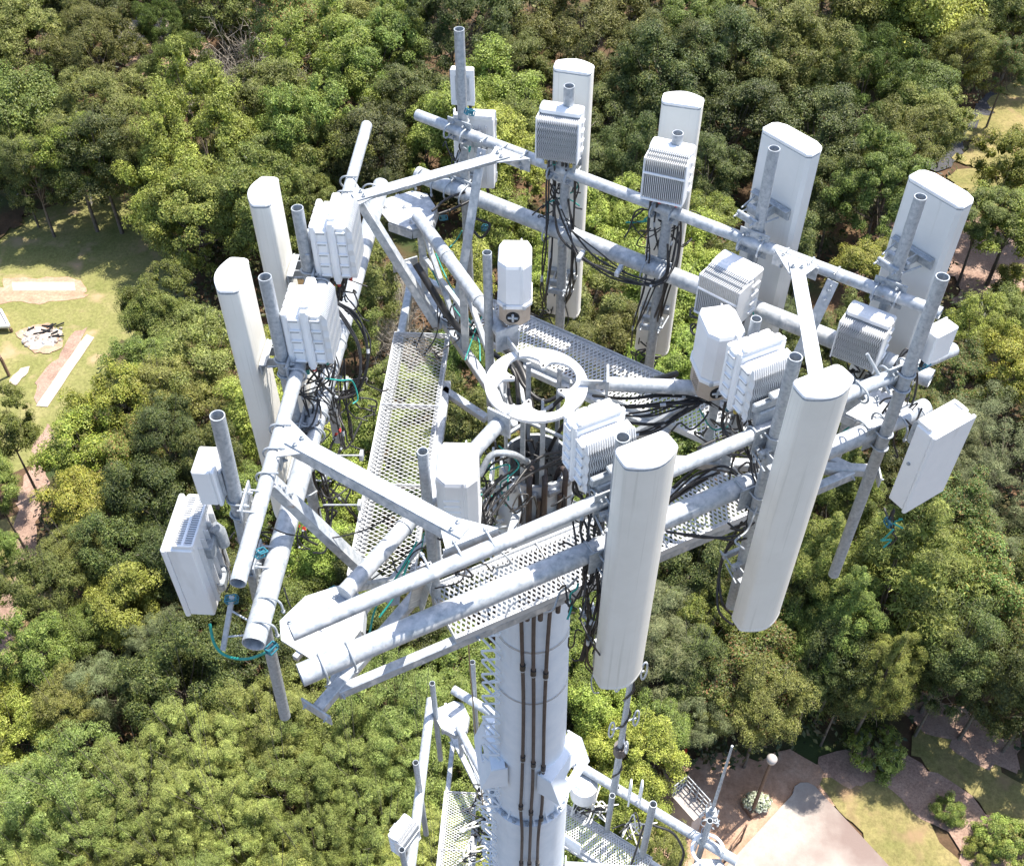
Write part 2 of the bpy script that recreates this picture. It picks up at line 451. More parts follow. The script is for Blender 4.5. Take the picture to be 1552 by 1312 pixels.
# ================================================================== TREES
def leafmat(name, cols, hue=.03, val=.45):
    m = mat(name, cols[0], .5, 0, .35)
    nt_ = m.node_tree
    g = N(m, 'ShaderNodeNewGeometry')
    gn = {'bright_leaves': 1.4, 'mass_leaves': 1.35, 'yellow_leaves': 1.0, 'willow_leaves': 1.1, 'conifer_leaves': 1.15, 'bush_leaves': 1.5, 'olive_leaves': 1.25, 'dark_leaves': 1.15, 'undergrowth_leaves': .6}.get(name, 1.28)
    tint = (1.0, 1.0, .82) if name not in ('yellow_leaves', 'red_leaves', 'undergrowth_leaves', 'whitish_leaves') else (1, 1, 1)
    cols = [tuple(min(1, gn*q*t_) for q, t_ in zip(c, tint)) for c in cols]
    k = len(cols)
    r = ramp(m, [(i/(k-1)*.999, c) for i, c in enumerate(cols)], g.outputs['Random Per Island'])
    oi = N(m, 'ShaderNodeObjectInfo')
    c = coords(m, (.9, .9, .9))
    nz = N(m, 'ShaderNodeTexNoise'); nz.inputs['Scale'].default_value = 1.0; nz.inputs['Detail'].default_value = 3
    L(m, c, nz.inputs[0])
    v1 = N(m, 'ShaderNodeMapRange'); v1.inputs[1].default_value = .3; v1.inputs[2].default_value = .7; v1.inputs[3].default_value = 1-val; v1.inputs[4].default_value = 1+val
    L(m, nz.outputs[0], v1.inputs[0])
    v2 = N(m, 'ShaderNodeMapRange'); v2.inputs[3].default_value = .70; v2.inputs[4].default_value = 1.22
    L(m, oi.outputs['Random'], v2.inputs[0])
    mu = N(m, 'ShaderNodeMath', operation='MULTIPLY'); L(m, v1.outputs[0], mu.inputs[0]); L(m, v2.outputs[0], mu.inputs[1])
    h = N(m, 'ShaderNodeMapRange'); h.inputs[3].default_value = .5-hue; h.inputs[4].default_value = .5+hue*.6
    L(m, nz.outputs[1], h.inputs[0])
    h2 = N(m, 'ShaderNodeMapRange'); h2.inputs[3].default_value = -.022; h2.inputs[4].default_value = .018
    fr = N(m, 'ShaderNodeMath', operation='FRACT'); m7 = N(m, 'ShaderNodeMath', operation='MULTIPLY'); m7.inputs[1].default_value = 7.31
    L(m, oi.outputs['Random'], m7.inputs[0]); L(m, m7.outputs[0], fr.inputs[0]); L(m, fr.outputs[0], h2.inputs[0])
    ha = N(m, 'ShaderNodeMath', operation='ADD'); L(m, h.outputs[0], ha.inputs[0]); L(m, h2.outputs[0], ha.inputs[1])
    hs = N(m, 'ShaderNodeHueSaturation')
    L(m, ha.outputs[0], hs.inputs['Hue']); L(m, mu.outputs[0], hs.inputs['Value']); L(m, r.outputs[0], hs.inputs['Color'])
    L(m, hs.outputs[0], pbsdf(m).inputs['Base Color'])
    tr = N(m, 'ShaderNodeBsdfTranslucent')
    hs2 = N(m, 'ShaderNodeHueSaturation'); hs2.inputs['Value'].default_value = 1.5; hs2.inputs['Hue'].default_value = .485
    L(m, hs.outputs[0], hs2.inputs['Color']); L(m, hs2.outputs[0], tr.inputs[0])
    mx = N(m, 'ShaderNodeMixShader'); mx.inputs[0].default_value = .2
    out = nt_.nodes['Material Output']
    L(m, pbsdf(m).outputs[0], mx.inputs[1]); L(m, tr.outputs[0], mx.inputs[2]); L(m, mx.outputs[0], out.inputs[0])
    return m
bark = mottled('tree_bark', [(.3, (.07, .055, .042)), (.7, (.20, .165, .13))], .9, 6)
deadbark = mottled('bleached_twigs', [(.3, (.30, .26, .21)), (.7, (.50, .45, .38))], .9, 6)

def unit(v): return v/np.linalg.norm(v, axis=-1, keepdims=True)
def leaves_mesh(name, pos, nrm, size, aspect, m):
    """one folded leaf-spray (2 triangles x 2) per point"""
    n = len(pos)
    ref = rng.normal(size=(n, 3)); t = unit(np.cross(nrm, ref)); b = np.cross(nrm, t)
    s_ = size[:, None]
    a0 = pos - t*s_*.5; a1 = pos + b*s_*.5*aspect - nrm*s_*.12; a2 = pos + t*s_*.5; a3 = pos - b*s_*.5*aspect - nrm*s_*.12
    v = np.stack([a0, a1, a2, a3], 1).reshape(-1, 3)
    base = np.arange(n)[:, None]*4
    f = (base + np.array([0, 1, 2, 0, 2, 3])).reshape(-1)
    me = bpy.data.meshes.new(name)
    me.vertices.add(len(v)); me.vertices.foreach_set('co', v.astype(np.float32).ravel())
    nf = n*2
    me.loops.add(nf*3); me.loops.foreach_set('vertex_index', f.astype(np.int32))
    me.polygons.add(nf); me.polygons.foreach_set('loop_start', np.arange(0, nf*3, 3, dtype=np.int32))
    me.materials.append(m)
    me.update(calc_edges=True)
    return me
def crown_points(R, H, nclump, nleaf, rc, flat=.8, lump=.18, low=-.35, top=0.0, upb=.5):
    """leaf positions on the skins of many small clumps spread over a lumpy dome of radius R, height H"""
    # clump centres
    u_ = rng.uniform(low, 1, nclump*3); ph = rng.uniform(0, 2*PI, nclump*3)
    rr = np.sqrt(np.clip(1-u_**2, 0, 1))
    d = np.stack([rr*np.cos(ph), rr*np.sin(ph), u_], 1)
    sd_ = rng.uniform(0, 100)
    k = np.array([noise.noise(Vector((q[0]*1.3+sd_, q[1]*1.3, q[2]*1.3))) for q in d])
    rad = 1+lump*2*k + rng.uniform(-.28, .03, len(d))
    # thin clumps out so that gaps open between boughs
    keep = rng.permutation(len(d))[:nclump]
    d = d[keep]; rad = rad[keep]
    cen = d*rad[:, None]*np.array([R, R, H])
    cr = rc*rng.uniform(.55, 1.25, nclump)
    wts = cr**2; wts /= wts.sum()
    ci = rng.choice(nclump, nleaf, p=wts)
    q = unit(rng.normal(size=(nleaf, 3)))
    q[:, 2] = np.where(q[:, 2] < -.35, -q[:, 2], q[:, 2])
    rad2 = cr[ci]*rng.uniform(.72, 1.12, nleaf)
    pos = cen[ci] + q*rad2[:, None]*np.array([1, 1, flat])
    out = unit(cen[ci]/np.array([R, R, H])+1e-6)
    nrm = unit(q*.8 + out*.3 + np.array([0, 0, upb]) + rng.normal(size=(nleaf, 3))*.55)
    # big inner leaves that shut the light out of the heart of each clump
    m_ = nleaf//9
    cj = rng.choice(nclump, m_, p=wts)
    qi = unit(rng.normal(size=(m_, 3)))
    pin = cen[cj]*.93 + qi*(cr[cj]*rng.uniform(.2, .62, m_))[:, None]
    global INNER
    INNER = m_
    pos = np.concatenate([pos, pin]); nrm = np.concatenate([nrm, unit(rng.normal(size=(m_, 3))+[0, 0, .6])])
    return pos, nrm, cen, cr
def branches(mb, pts_from, cen, n, r0=.09):
    idx = rng.permutation(len(cen))[:n]
    for i in idx:
        a = Vector(pts_from(rng.uniform(.2, 1))); b = Vector(cen[i])
        mid = a.lerp(b, .5) + Vector((0, 0, -.25*(b-a).length*.3)) + Vector(rng.normal(size=3)*.15)
        mb.tube([a, mid, b], [r0, r0*.6, r0*.2], 5)

KIND = {
 # name: label words, leaf colours (dark..light), R,H, clumps, leaves, rc, leaf size, aspect, trunk height
 'olive': ('olive green tree', [(.055, .072, .018), (.11, .132, .032), (.165, .185, .055), (.23, .24, .09)], 5, 5.6, 120, 24000, 1.05, .19, .55),
 'bright': ('bright green tree', [(.08, .11, .02), (.15, .19, .035), (.21, .26, .055), (.30, .34, .10)], 5, 5.4, 95, 22000, 1.15, .22, .6),
 'mid': ('mid green tree', [(.05, .078, .018), (.09, .13, .028), (.14, .18, .042), (.20, .235, .07)], 5, 5.8, 90, 22000, 1.15, .22, .6),
 'dark': ('dark green tree', [(.03, .046, .016), (.056, .078, .022), (.09, .11, .032), (.15, .165, .055)], 5, 6.0, 100, 22000, 1.1, .2, .55),
 'yellow': ('yellow green tree', [(.09, .12, .016), (.16, .20, .028), (.24, .27, .04), (.33, .33, .07)], 4.6, 4.4, 90, 18000, 1.05, .21, .65),
 'willow': ('grey green tree', [(.07, .095, .045), (.12, .15, .075), (.18, .20, .11), (.25, .27, .16)], 5, 4.4, 190, 30000, .8, .2, .22),
 'red': ('reddish tipped tree', [(.05, .085, .018), (.09, .14, .03), (.13, .18, .04), (.16, .19, .05), (.27, .15, .055)], 5, 5.6, 90, 20000, 1.05, .2, .6),
 'mass': ('fine leaved light green tree', [(.085, .12, .03), (.145, .185, .05), (.205, .25, .075), (.28, .32, .12)], 5, 4.8, 150, 30000, .85, .17, .42),
 'conifer': ('feathery conifer', [(.06, .09, .022), (.11, .15, .035), (.18, .22, .055), (.26, .29, .09)], 3.4, 8.0, 180, 34000, .75, .2, .2),
 'pine': ('olive pine', [(.04, .065, .016), (.07, .10, .022), (.11, .14, .032), (.15, .18, .05)], 4.2, 4.8, 110, 26000, .85, .3, .1),
 'bush': ('round green bush', [(.06, .09, .02), (.11, .15, .035), (.17, .2, .05), (.24, .26, .08)], 2.0, 1.7, 60, 9000, .5, .14, .5),
}
PROTO = {}
def make_protos():
    for k, (lab, cols, R, H, nc, nl, rc, ls, asp) in KIND.items():
        nl = int(nl*1.25)
        m = leafmat(k+'_leaves', cols)
        PROTO[k] = []
        for var in range(4 if k in ('bright', 'olive', 'mass', 'willow', 'dark', 'mid', 'pine') else 3):
            if var == 3: R, H, nc, nl = R*1.65, H*1.4, int(nc*1.9), int(nl*1.9)
            pos, nrm, cen, cr = crown_points(R, H, nc, nl, rc, low=(-.8 if k in ('conifer', 'bush') else -.62), lump=(.1 if k == 'bush' else .34))
            if k == 'conifer':
                s_ = np.clip(1.15-.55*(pos[:, 2]/H), .35, 1.6)[:, None]*np.array([1, 1, 0])+np.array([0, 0, 1]); pos = pos*s_
                s_ = np.clip(1.15-.55*(cen[:, 2]/H), .35, 1.6)[:, None]*np.array([1, 1, 0])+np.array([0, 0, 1]); cen = cen*s_
            if k == 'pine':
                nrm = unit(nrm*[1, 1, .2]+rng.normal(size=nrm.shape)*.3)
            size = ls*.86*rng.uniform(.55, 1.45, len(pos)); size[-INNER:] = rc*rng.uniform(.45, .8, INNER)
            if k in ('conifer', 'pine'): size[-INNER:] *= 1.6
            me = leaves_mesh(k+'_crown', pos, nrm, size, asp, m)
            # trunk with limbs, origin at crown centre
            TH = 7.5 if k != 'bush' else .4
            mb = MB()
            if k != 'bush':
                bend = rng.normal(size=2)*.35
                tr = lambda t: (bend[0]*t*t, bend[1]*t*t, -TH+(TH-H*.05)*t)
                mb.tube([tr(t) for t in (0, .03, .25, .5, .75, 1)], [.38, .28, .24, .19, .13, .06], 8)
                branches(mb, lambda t: tr(.45+.55*t), cen*.8, 22, .075)
            else:
                branches(mb, lambda t: (0, 0, -H*.5), cen, 14, .04)
            tw_ = None
            if k in ('mass', 'olive', 'bright', 'dark'):
                mt = MB()
                for _ in range(5):
                    i_ = int(rng.integers(0, len(cen))); a_ = Vector(cen[i_]*.75); b_ = Vector(cen[i_]*1.16+rng.normal(size=3)*.3)
                    mt.tube([a_, a_.lerp(b_, .5)+Vector(rng.normal(size=3)*.15), b_], [.05, .032, .012], 4)
                    for _j in range(4):
                        c_ = a_.lerp(b_, rng.uniform(.5, .95)); mt.tube([c_, c_+Vector(rng.normal(size=3)*.4+[0, 0, .3])], [.02, .006], 3)
                tw_ = mt.mesh(k+'_dead_limbs', deadbark)
            PROTO[k].append((me, mb.mesh(k+'_trunk', bark), R, H, TH, tw_))
    # the bare brush
    for var in range(2):
        mb = MB()
        for i in range(70):
            a = Vector((rng.uniform(-1, 1), rng.uniform(-1, 1), -2.5))
            d = Vector(unit(rng.normal(size=3)+np.array([0, 0, .9])))
            b = a+d*rng.uniform(2.5, 5.2)
            mb.tube([a, a.lerp(b, .5)+Vector(rng.normal(size=3)*.2), b], [.05, .035, .012], 4)
            for j in range(9):
                s0 = a.lerp(b, rng.uniform(.3, 1)); e0 = s0+Vector(unit(rng.normal(size=3)+np.array(d)*.9))*rng.uniform(.6, 1.7)
                mb.tube([s0, s0.lerp(e0, .5)+Vector(rng.normal(size=3)*.09), e0], [.022, .015, .006], 3)
        PROTO.setdefault('bare', []).append((None, mb.mesh('bare_twigs', deadbark), 4, 3, 3, None))
make_protos()
KIND['bare'] = ('bare bleached tree',)

# (u, v, crown width in px of the photo, kind): crown centres of the trees the photo shows
TREES = '''50 75 200 olive|150 85 175 olive|172 190 180 olive|60 190 150 mid|110 240 115 yellow|150 245 120 dark|18 240 80 olive|48 268 85 dark|205 232 85 olive
120 5 110 dark|30 5 90 bright|245 45 70 pine|275 130 110 pine|370 62 150 bare|440 40 120 red|330 110 130 bare|420 110 120 bare|505 15 110 red|210 -10 110 dark|330 10 110 olive|400 5 120 olive
315 232 235 bright|258 305 120 bright|385 285 130 mid|300 340 160 mid|385 330 120 mid|195 255 95 olive|400 240 120 bright
500 132 205 bright|460 215 130 mid|560 100 130 mid|470 300 100 olive|400 165 110 olive|600 60 120 mid|535 40 110 olive|560 230 120 dark|620 160 120 dark|500 250 110 mid
685 50 185 dark|610 25 100 mid|790 45 130 dark|900 70 195 olive|785 105 100 olive|955 25 120 dark|1040 55 100 mid|990 100 110 dark|1010 150 120 dark|930 175 130 dark|960 250 120 dark|900 270 100 dark
755 165 130 bright|690 195 120 bright|760 240 120 bright|650 235 100 mid|800 200 90 mid|590 320 80 dark
1250 30 150 olive|1120 40 110 mid|1330 20 110 mid|1400 55 150 bright|1500 35 120 olive|1455 90 90 olive|1110 115 140 dark|1185 100 205 olive|1305 150 215 pine|1395 150 120 mid|1415 195 110 olive|1110 205 140 dark|1070 265 110 dark|1335 290 190 mid|1262 305 100 dark|1230 215 140 dark|1360 235 110 olive|1530 95 70 red|1440 20 90 dark|1552 20 100 mid|1060 130 110 dark
1535 265 110 yellow|1490 330 90 olive|1535 335 120 yellow|1545 440 90 bush|1475 500 95 bright|1310 405 90 yellow|1540 500 110 olive|1450 575 110 red|1535 575 120 yellow|1512 700 210 willow|1450 745 100 willow|1440 660 100 willow|1500 850 130 willow|1425 790 140 red|1410 850 120 mid|1480 905 150 red|1450 980 150 dark|1530 965 150 red|1510 1030 140 dark|1440 1020 90 dark|1575 1060 110 dark|1390 730 90 dark|1560 880 120 dark
1262 800 120 conifer|1235 895 120 conifer|1338 920 185 conifer|1272 960 130 conifer|1340 1020 95 conifer|1270 1010 130 dark|1282 1042 75 dark|1235 1035 75 dark|1328 1140 80 bush
1130 1018 165 red|1160 1066 120 olive|1088 1074 95 olive|1190 960 130 mid|1200 900 110 dark|1050 880 130 dark|1110 900 110 dark|1000 940 140 willow|1005 1010 140 willow|1050 1010 110 dark|1045 1080 90 willow|920 1100 130 bright|965 1150 130 bright|900 1180 130 bright|960 1220 110 bright|1060 955 110 mid|880 1030 110 mid|1130 970 100 mid|890 960 110 mid|1000 1110 90 mid
880 370 110 bright|940 340 110 bright|890 460 120 olive|840 420 110 bright|1000 470 130 bright|930 520 120 olive|1000 560 120 bright|1070 340 90 yellow|1040 410 110 bright|850 545 120 olive|760 360 110 bright|690 420 110 bright|1120 420 110 dark|1180 380 110 dark|1180 500 100 dark|1220 560 110 dark|1300 520 100 olive|780 560 100 olive
610 440 130 bare|640 530 120 bare|590 500 110 bare|700 560 110 mid|560 430 100 olive|530 500 100 olive|600 600 110 olive|700 650 110 dark|640 700 110 mid|550 650 120 mid|720 740 110 mid|480 650 110 bright|500 740 120 bright|490 830 110 bright|400 640 110 bright|600 780 110 mid|560 880 110 dark|700 860 110 dark|800 800 110 mid|900 780 110 mid|1000 700 120 mid|1080 640 120 mid|1000 800 120 mid|1110 760 110 dark|1200 700 110 mid|1300 680 110 dark|900 660 110 olive|820 680 110 olive|1280 620 110 dark|1370 620 100 red
265 520 120 olive|310 560 130 olive|330 630 140 olive|245 470 100 mid|240 500 80 mid|215 550 80 mid|235 590 95 olive|182 618 105 yellow|140 695 140 yellow|135 775 115 yellow|195 700 110 red|8 650 95 mid|-15 735 95 mid|255 680 120 dark|230 770 140 dark|370 770 110 mid|330 720 110 dark|-5 835 70 mid|115 840 90 olive|190 850 120 dark|270 850 120 dark|420 560 100 bright
65 900 110 olive|55 985 110 mid|190 930 120 bright|35 1055 110 yellow|150 1050 130 willow|235 975 110 willow|300 985 120 dark|275 1050 140 dark|400 1010 140 dark|480 1010 110 dark|340 900 120 dark|130 960 100 mid|100 1070 100 olive|520 960 110 mid|440 930 110 mid|20 1120 110 bright|580 980 110 dark|640 970 120 dark
300 1140 170 mass|400 1115 170 mass|500 1090 160 mass|590 1070 160 mass|640 1140 170 mass|540 1170 180 mass|430 1200 180 mass|320 1220 180 mass|210 1210 170 mass|110 1200 160 mass|40 1215 140 willow|30 1290 170 mass|140 1290 170 mass|250 1300 180 mass|360 1300 180 mass|470 1290 180 mass|580 1260 180 mass|680 1230 160 mass|660 1320 170 mass|700 1090 130 mass|700 1000 120 mid|780 1050 120 mid|760 1150 130 mass|780 1260 130 mass|870 1280 120 mid|940 1300 110 mid|60 1370 180 mass|180 1380 180 mass|300 1390 180 mass|420 1390 180 mass|540 1380 180 mass|650 1400 170 mass|760 1370 150 mid|860 1370 140 mid|-60 1240 160 mass|-70 1340 160 mass
1437 1226 54 bush|1515 1268 66 bush|1555 1292 76 bush|1490 1290 44 bush|1010 1290 90 olive|1640 560 150 olive|1640 680 150 willow|1650 820 150 dark|1650 960 150 dark|1660 1080 140 dark|1610 20 120 dark|1620 260 120 olive|1620 420 120 yellow|1700 150 130 dark
-60 60 150 olive|-60 160 140 mid|-50 250 120 dark|-80 700 130 mid|-70 800 130 mid|-60 900 120 olive|-80 1000 130 olive|-60 1110 130 mid
60 -60 130 mid|180 -70 130 olive|300 -60 130 dark|420 -60 130 olive|540 -50 120 dark|660 -60 120 dark|780 -50 120 mid|900 -60 120 dark|1020 -50 120 dark|1140 -50 120 olive|1260 -60 120 dark|1380 -50 120 mid|1500 -50 120 olive|1620 -60 120 dark|-60 -30 130 dark|1700 -10 130 dark'''
TL_ = []
for row in TREES.split('\n'):
    for e in row.split('|'):
        a = e.split(); TL_.append((float(a[0]), float(a[1]), float(a[2]), a[3]))
COLW = ['far left', 'left', 'centre left', 'centre', 'centre right', 'right', 'far right']
ROWW = ['top', 'upper', 'middle', 'lower', 'bottom']
ORD = ['first', 'second', 'third', 'fourth', 'fifth', 'sixth', 'seventh', 'eighth', 'ninth', 'tenth', 'eleventh', 'twelfth', 'thirteenth']
cells = {}
for i, (u_, v_, w_, k) in enumerate(TL_):
    ci = min(6, max(0, int(u_/1552*7))); ri = min(4, max(0, int(v_/1312*5)))
    inside = (-40 < u_ < 1592 and -30 < v_ < 1342)
    side = None
    if not inside:
        side = 'left' if u_ <= -40 else 'right' if u_ >= 1592 else 'top' if v_ <= -30 else 'bottom'
        ri = ci = 0
    cells.setdefault((k, ri, ci, side), []).append((u_+v_*.01, i))
lab_ = {}
for (k, ri, ci, side), lst in cells.items():
    lst.sort()
    where = ('in the %s %s woods' % (ROWW[ri], COLW[ci])) if side is None else 'just beyond the %s edge' % side
    for j, (_, i) in enumerate(lst):
        if len(lst) == 1: lab_[i] = '%s %s' % (KIND[k][0], where)
        else: lab_[i] = '%s %s from left %s' % (ORD[j], KIND[k][0], where)
GROUPN = {k: KIND[k][0]+'s in the woods' for k in KIND}
for i, (u_, v_, w_, k) in enumerate(TL_):
    me, tm, R, H, TH, tw_ = PROTO[k][3 if (w_ >= 165 and len(PROTO[k]) > 3) else int(rng.integers(0, min(3, len(PROTO[k]))))]
    hgt = {'bush': 1.0, 'bare': 4.0, 'conifer': 6.2, 'mass': 6.0}.get(k, 5.0)+rng.uniform(-1, 1)*(0 if k == 'bush' else .9)
    for _ in range(2):
        q = P(u_, v_, -G+hgt)
        dist = float((q-CAM)@fw)
        rad = w_/2*dist/FPX*1.0
        s_ = rad/R
        if k == 'bush': hgt = H*s_*.75
    s_ *= rng.uniform(.86, 1.12)
    s3 = (s_*rng.uniform(.9, 1.1), s_*rng.uniform(.9, 1.1), s_*rng.uniform(.85, 1.2))
    if k not in ('bush', 'bare'): hgt = max(hgt, H*s3[2]*.5+1.0)
    root = empty(('bush' if k == 'bush' else 'conifer_tree' if k in ('conifer',) else 'pine_tree' if k == 'pine' else 'bare_tree' if k == 'bare' else 'broadleaf_tree'), (q[0], q[1], -G))
    tag(root, lab_[i], 'bush' if k == 'bush' else 'tree', GROUPN[k])
    rz = rng.uniform(0, 2*PI)
    for nm, me_ in (('crown', me), ('trunk', tm), ('dead_limbs', tw_ if rng.uniform() < .45 else None)):
        if me_ is None: continue
        if k == 'bare': nm = 'branches'
        c = bpy.data.objects.new(nm, me_); COL.objects.link(c); c.parent = root
        c.location = (0, 0, hgt); c.rotation_euler = (0, 0, rz)
        if nm == 'trunk' and k != 'bush':
            c.scale = (min(1.3, s3[0]), min(1.3, s3[1]), max(s3[2], hgt/TH*1.02) if hgt/TH > s3[2] else s3[2])
        else: c.scale = s3

# low undergrowth under and between the crowns (nobody could count it)
def inpoly(x, y, poly):
    c = False; j = len(poly)-1
    for i in range(len(poly)):
        xi, yi = poly[i]; xj, yj = poly[j]
        if (yi > y) != (yj > y) and x < (xj-xi)*(y-yi)/(yj-yi)+xi: c = not c
        j = i
    return c
CLEAR = [[(-400, 330), (0, 335), (90, 315), (190, 310), (270, 380), (270, 450), (250, 480), (205, 540), (185, 600), (170, 660), (110, 700), (80, 860), (20, 980), (-60, 1100), (-300, 900)],
         [(985, 1190), (1040, 1150), (1140, 1150), (1215, 1140), (1330, 1150), (1375, 1040), (1552, 1130), (1800, 1250), (1800, 1500), (900, 1500), (960, 1260)],
         [(1400, 330), (1440, 200), (1500, 120), (1800, 60), (1800, 480), (1500, 480), (1430, 430)], [(1285, 430), (1320, 375), (1350, 320), (1390, 330), (1320, 440)], [(165, 95), (175, 25), (310, 10), (330, 120), (200, 125)], [(555, 330), (640, 330), (650, 400), (600, 420), (550, 400)], [(1180, 395), (1290, 400), (1330, 470), (1320, 560), (1200, 560), (1150, 470)]]
CLEARW = [gp(c) for c in CLEAR]
ppos = []; 
pts = []
for i in range(2600):
    u_, v_ = rng.uniform(-120, 1680), rng.uniform(-120, 1440)
    q = P(u_, v_, -G)
    if any(inpoly(q[0], q[1], c) for c in CLEARW): continue
    pts.append((q[0], q[1], rng.uniform(.5, 2.6)))
pos = []; nr = []
for (x, y, h) in pts:
    n = int(26+22*h)
    a = unit(rng.normal(size=(n, 3))); a[:, 2] = np.abs(a[:, 2])
    pos.append(a*np.array([1.1, 1.1, .9])*(.6+.35*h)*rng.uniform(.7, 1.1, (n, 1))+np.array([x, y, -G+h*.6])); nr.append(unit(a+np.array([0, 0, .6])+rng.normal(size=(n, 3))*.5))
pos = np.concatenate(pos); nr = np.concatenate(nr)
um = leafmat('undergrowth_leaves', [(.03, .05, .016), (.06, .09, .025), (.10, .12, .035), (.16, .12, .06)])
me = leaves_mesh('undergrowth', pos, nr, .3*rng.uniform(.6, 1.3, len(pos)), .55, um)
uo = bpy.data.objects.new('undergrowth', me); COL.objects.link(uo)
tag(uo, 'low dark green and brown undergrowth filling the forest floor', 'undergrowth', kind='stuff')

# ================================================================== THE TOWER
def Zat(x, y, V):
    lo, hi = -45, 4
    for _ in range(50):
        m = (lo+hi)/2
        if proj((x, y, m))[1] > V: lo = m
        else: hi = m
    return lo
R_ = math.radians
def fp(n, d, s, z=0.0):
    a = R_(n)
    return (math.cos(a)*d-math.sin(a)*s, math.sin(a)*d+math.cos(a)*s, z)
def smooth_path(pts, k=6):
    p = [Vector([float(c) for c in q]) for q in pts]
    p = [p[0]*2-p[1]]+p+[p[-1]*2-p[-2]]
    out = []
    for i in range(1, len(p)-2):
        for j in range(k):
            t = j/k
            out.append(.5*((2*p[i])+(p[i+1]-p[i-1])*t+(2*p[i-1]-5*p[i]+4*p[i+1]-p[i+2])*t*t+(3*p[i]-p[i-1]-3*p[i+1]+p[i+2])*t**3))
    out.append(p[-2])
    return out
def ubolt_mb(p, axis, r, out, rod=.0065, leg=.07):
    """U-bolt hooked over a pipe at p running along axis, legs pointing along out"""
    p = Vector([float(c) for c in p]); ax = Vector(axis).normalized(); o_ = Vector(out); o_ = (o_-ax*o_.dot(ax)).normalized(); s_ = ax.cross(o_)
    R2 = r+rod
    pts = [p+o_*leg+s_*R2]+[p+(s_*math.cos(a)-o_*math.sin(a))*R2 for a in [PI*k/10 for k in range(11)]]+[p+o_*leg-s_*R2]
    mb = MB(); mb.tube(pts, rod, 6)
    for sg in (-1, 1): mb.bolt(p+o_*(leg-.02)+s_*R2*sg, o_, .011, .01)
    return mb

def grating_mb(n, d0, d1, s0, s1, z):
    """expanded metal: slanted strands meeting at knuckles, real holes between"""
    mb = MB()
    sw = .031; lw = .056
    rows = int((d1-d0)/(lw/2)); cols = int((s1-s0)/sw)
    hw = .0052
    ds = (s1-s0)/cols; dd = (d1-d0)/rows
    vs = []; fs = []
    for j in range(cols):
        # strands run across the width, zigzag along s
        for i in range(rows):
            a_d, b_d = d0+i*dd, d0+(i+1)*dd
            for sg in (0, 1):
                sA = s0+(j+(.5 if (i % 2) else 0))*ds
                sB = sA+(.5 if sg else -.5)*ds
                if min(sA, sB) < s0-1e-6 or max(sA, sB) > s1+1e-6: continue
                zA = z; b = len(vs)
                for (dd_, ss_, zz_) in ((a_d, sA-hw, z-.003), (a_d, sA+hw, z+.003), (b_d, sB+hw, z+.003), (b_d, sB-hw, z-.003)):
                    vs.append(fp(n, dd_, ss_, zz_))
                fs.append((b, b+1, b+2, b+3))
    mb.add(vs, fs)
    return mb

UB = {}
def put_ubolt(parent, p, axis, r, out, key=None):
    return ubolt_mb(p, axis, r, out).build('u_bolt', M_['galvd'], parent)

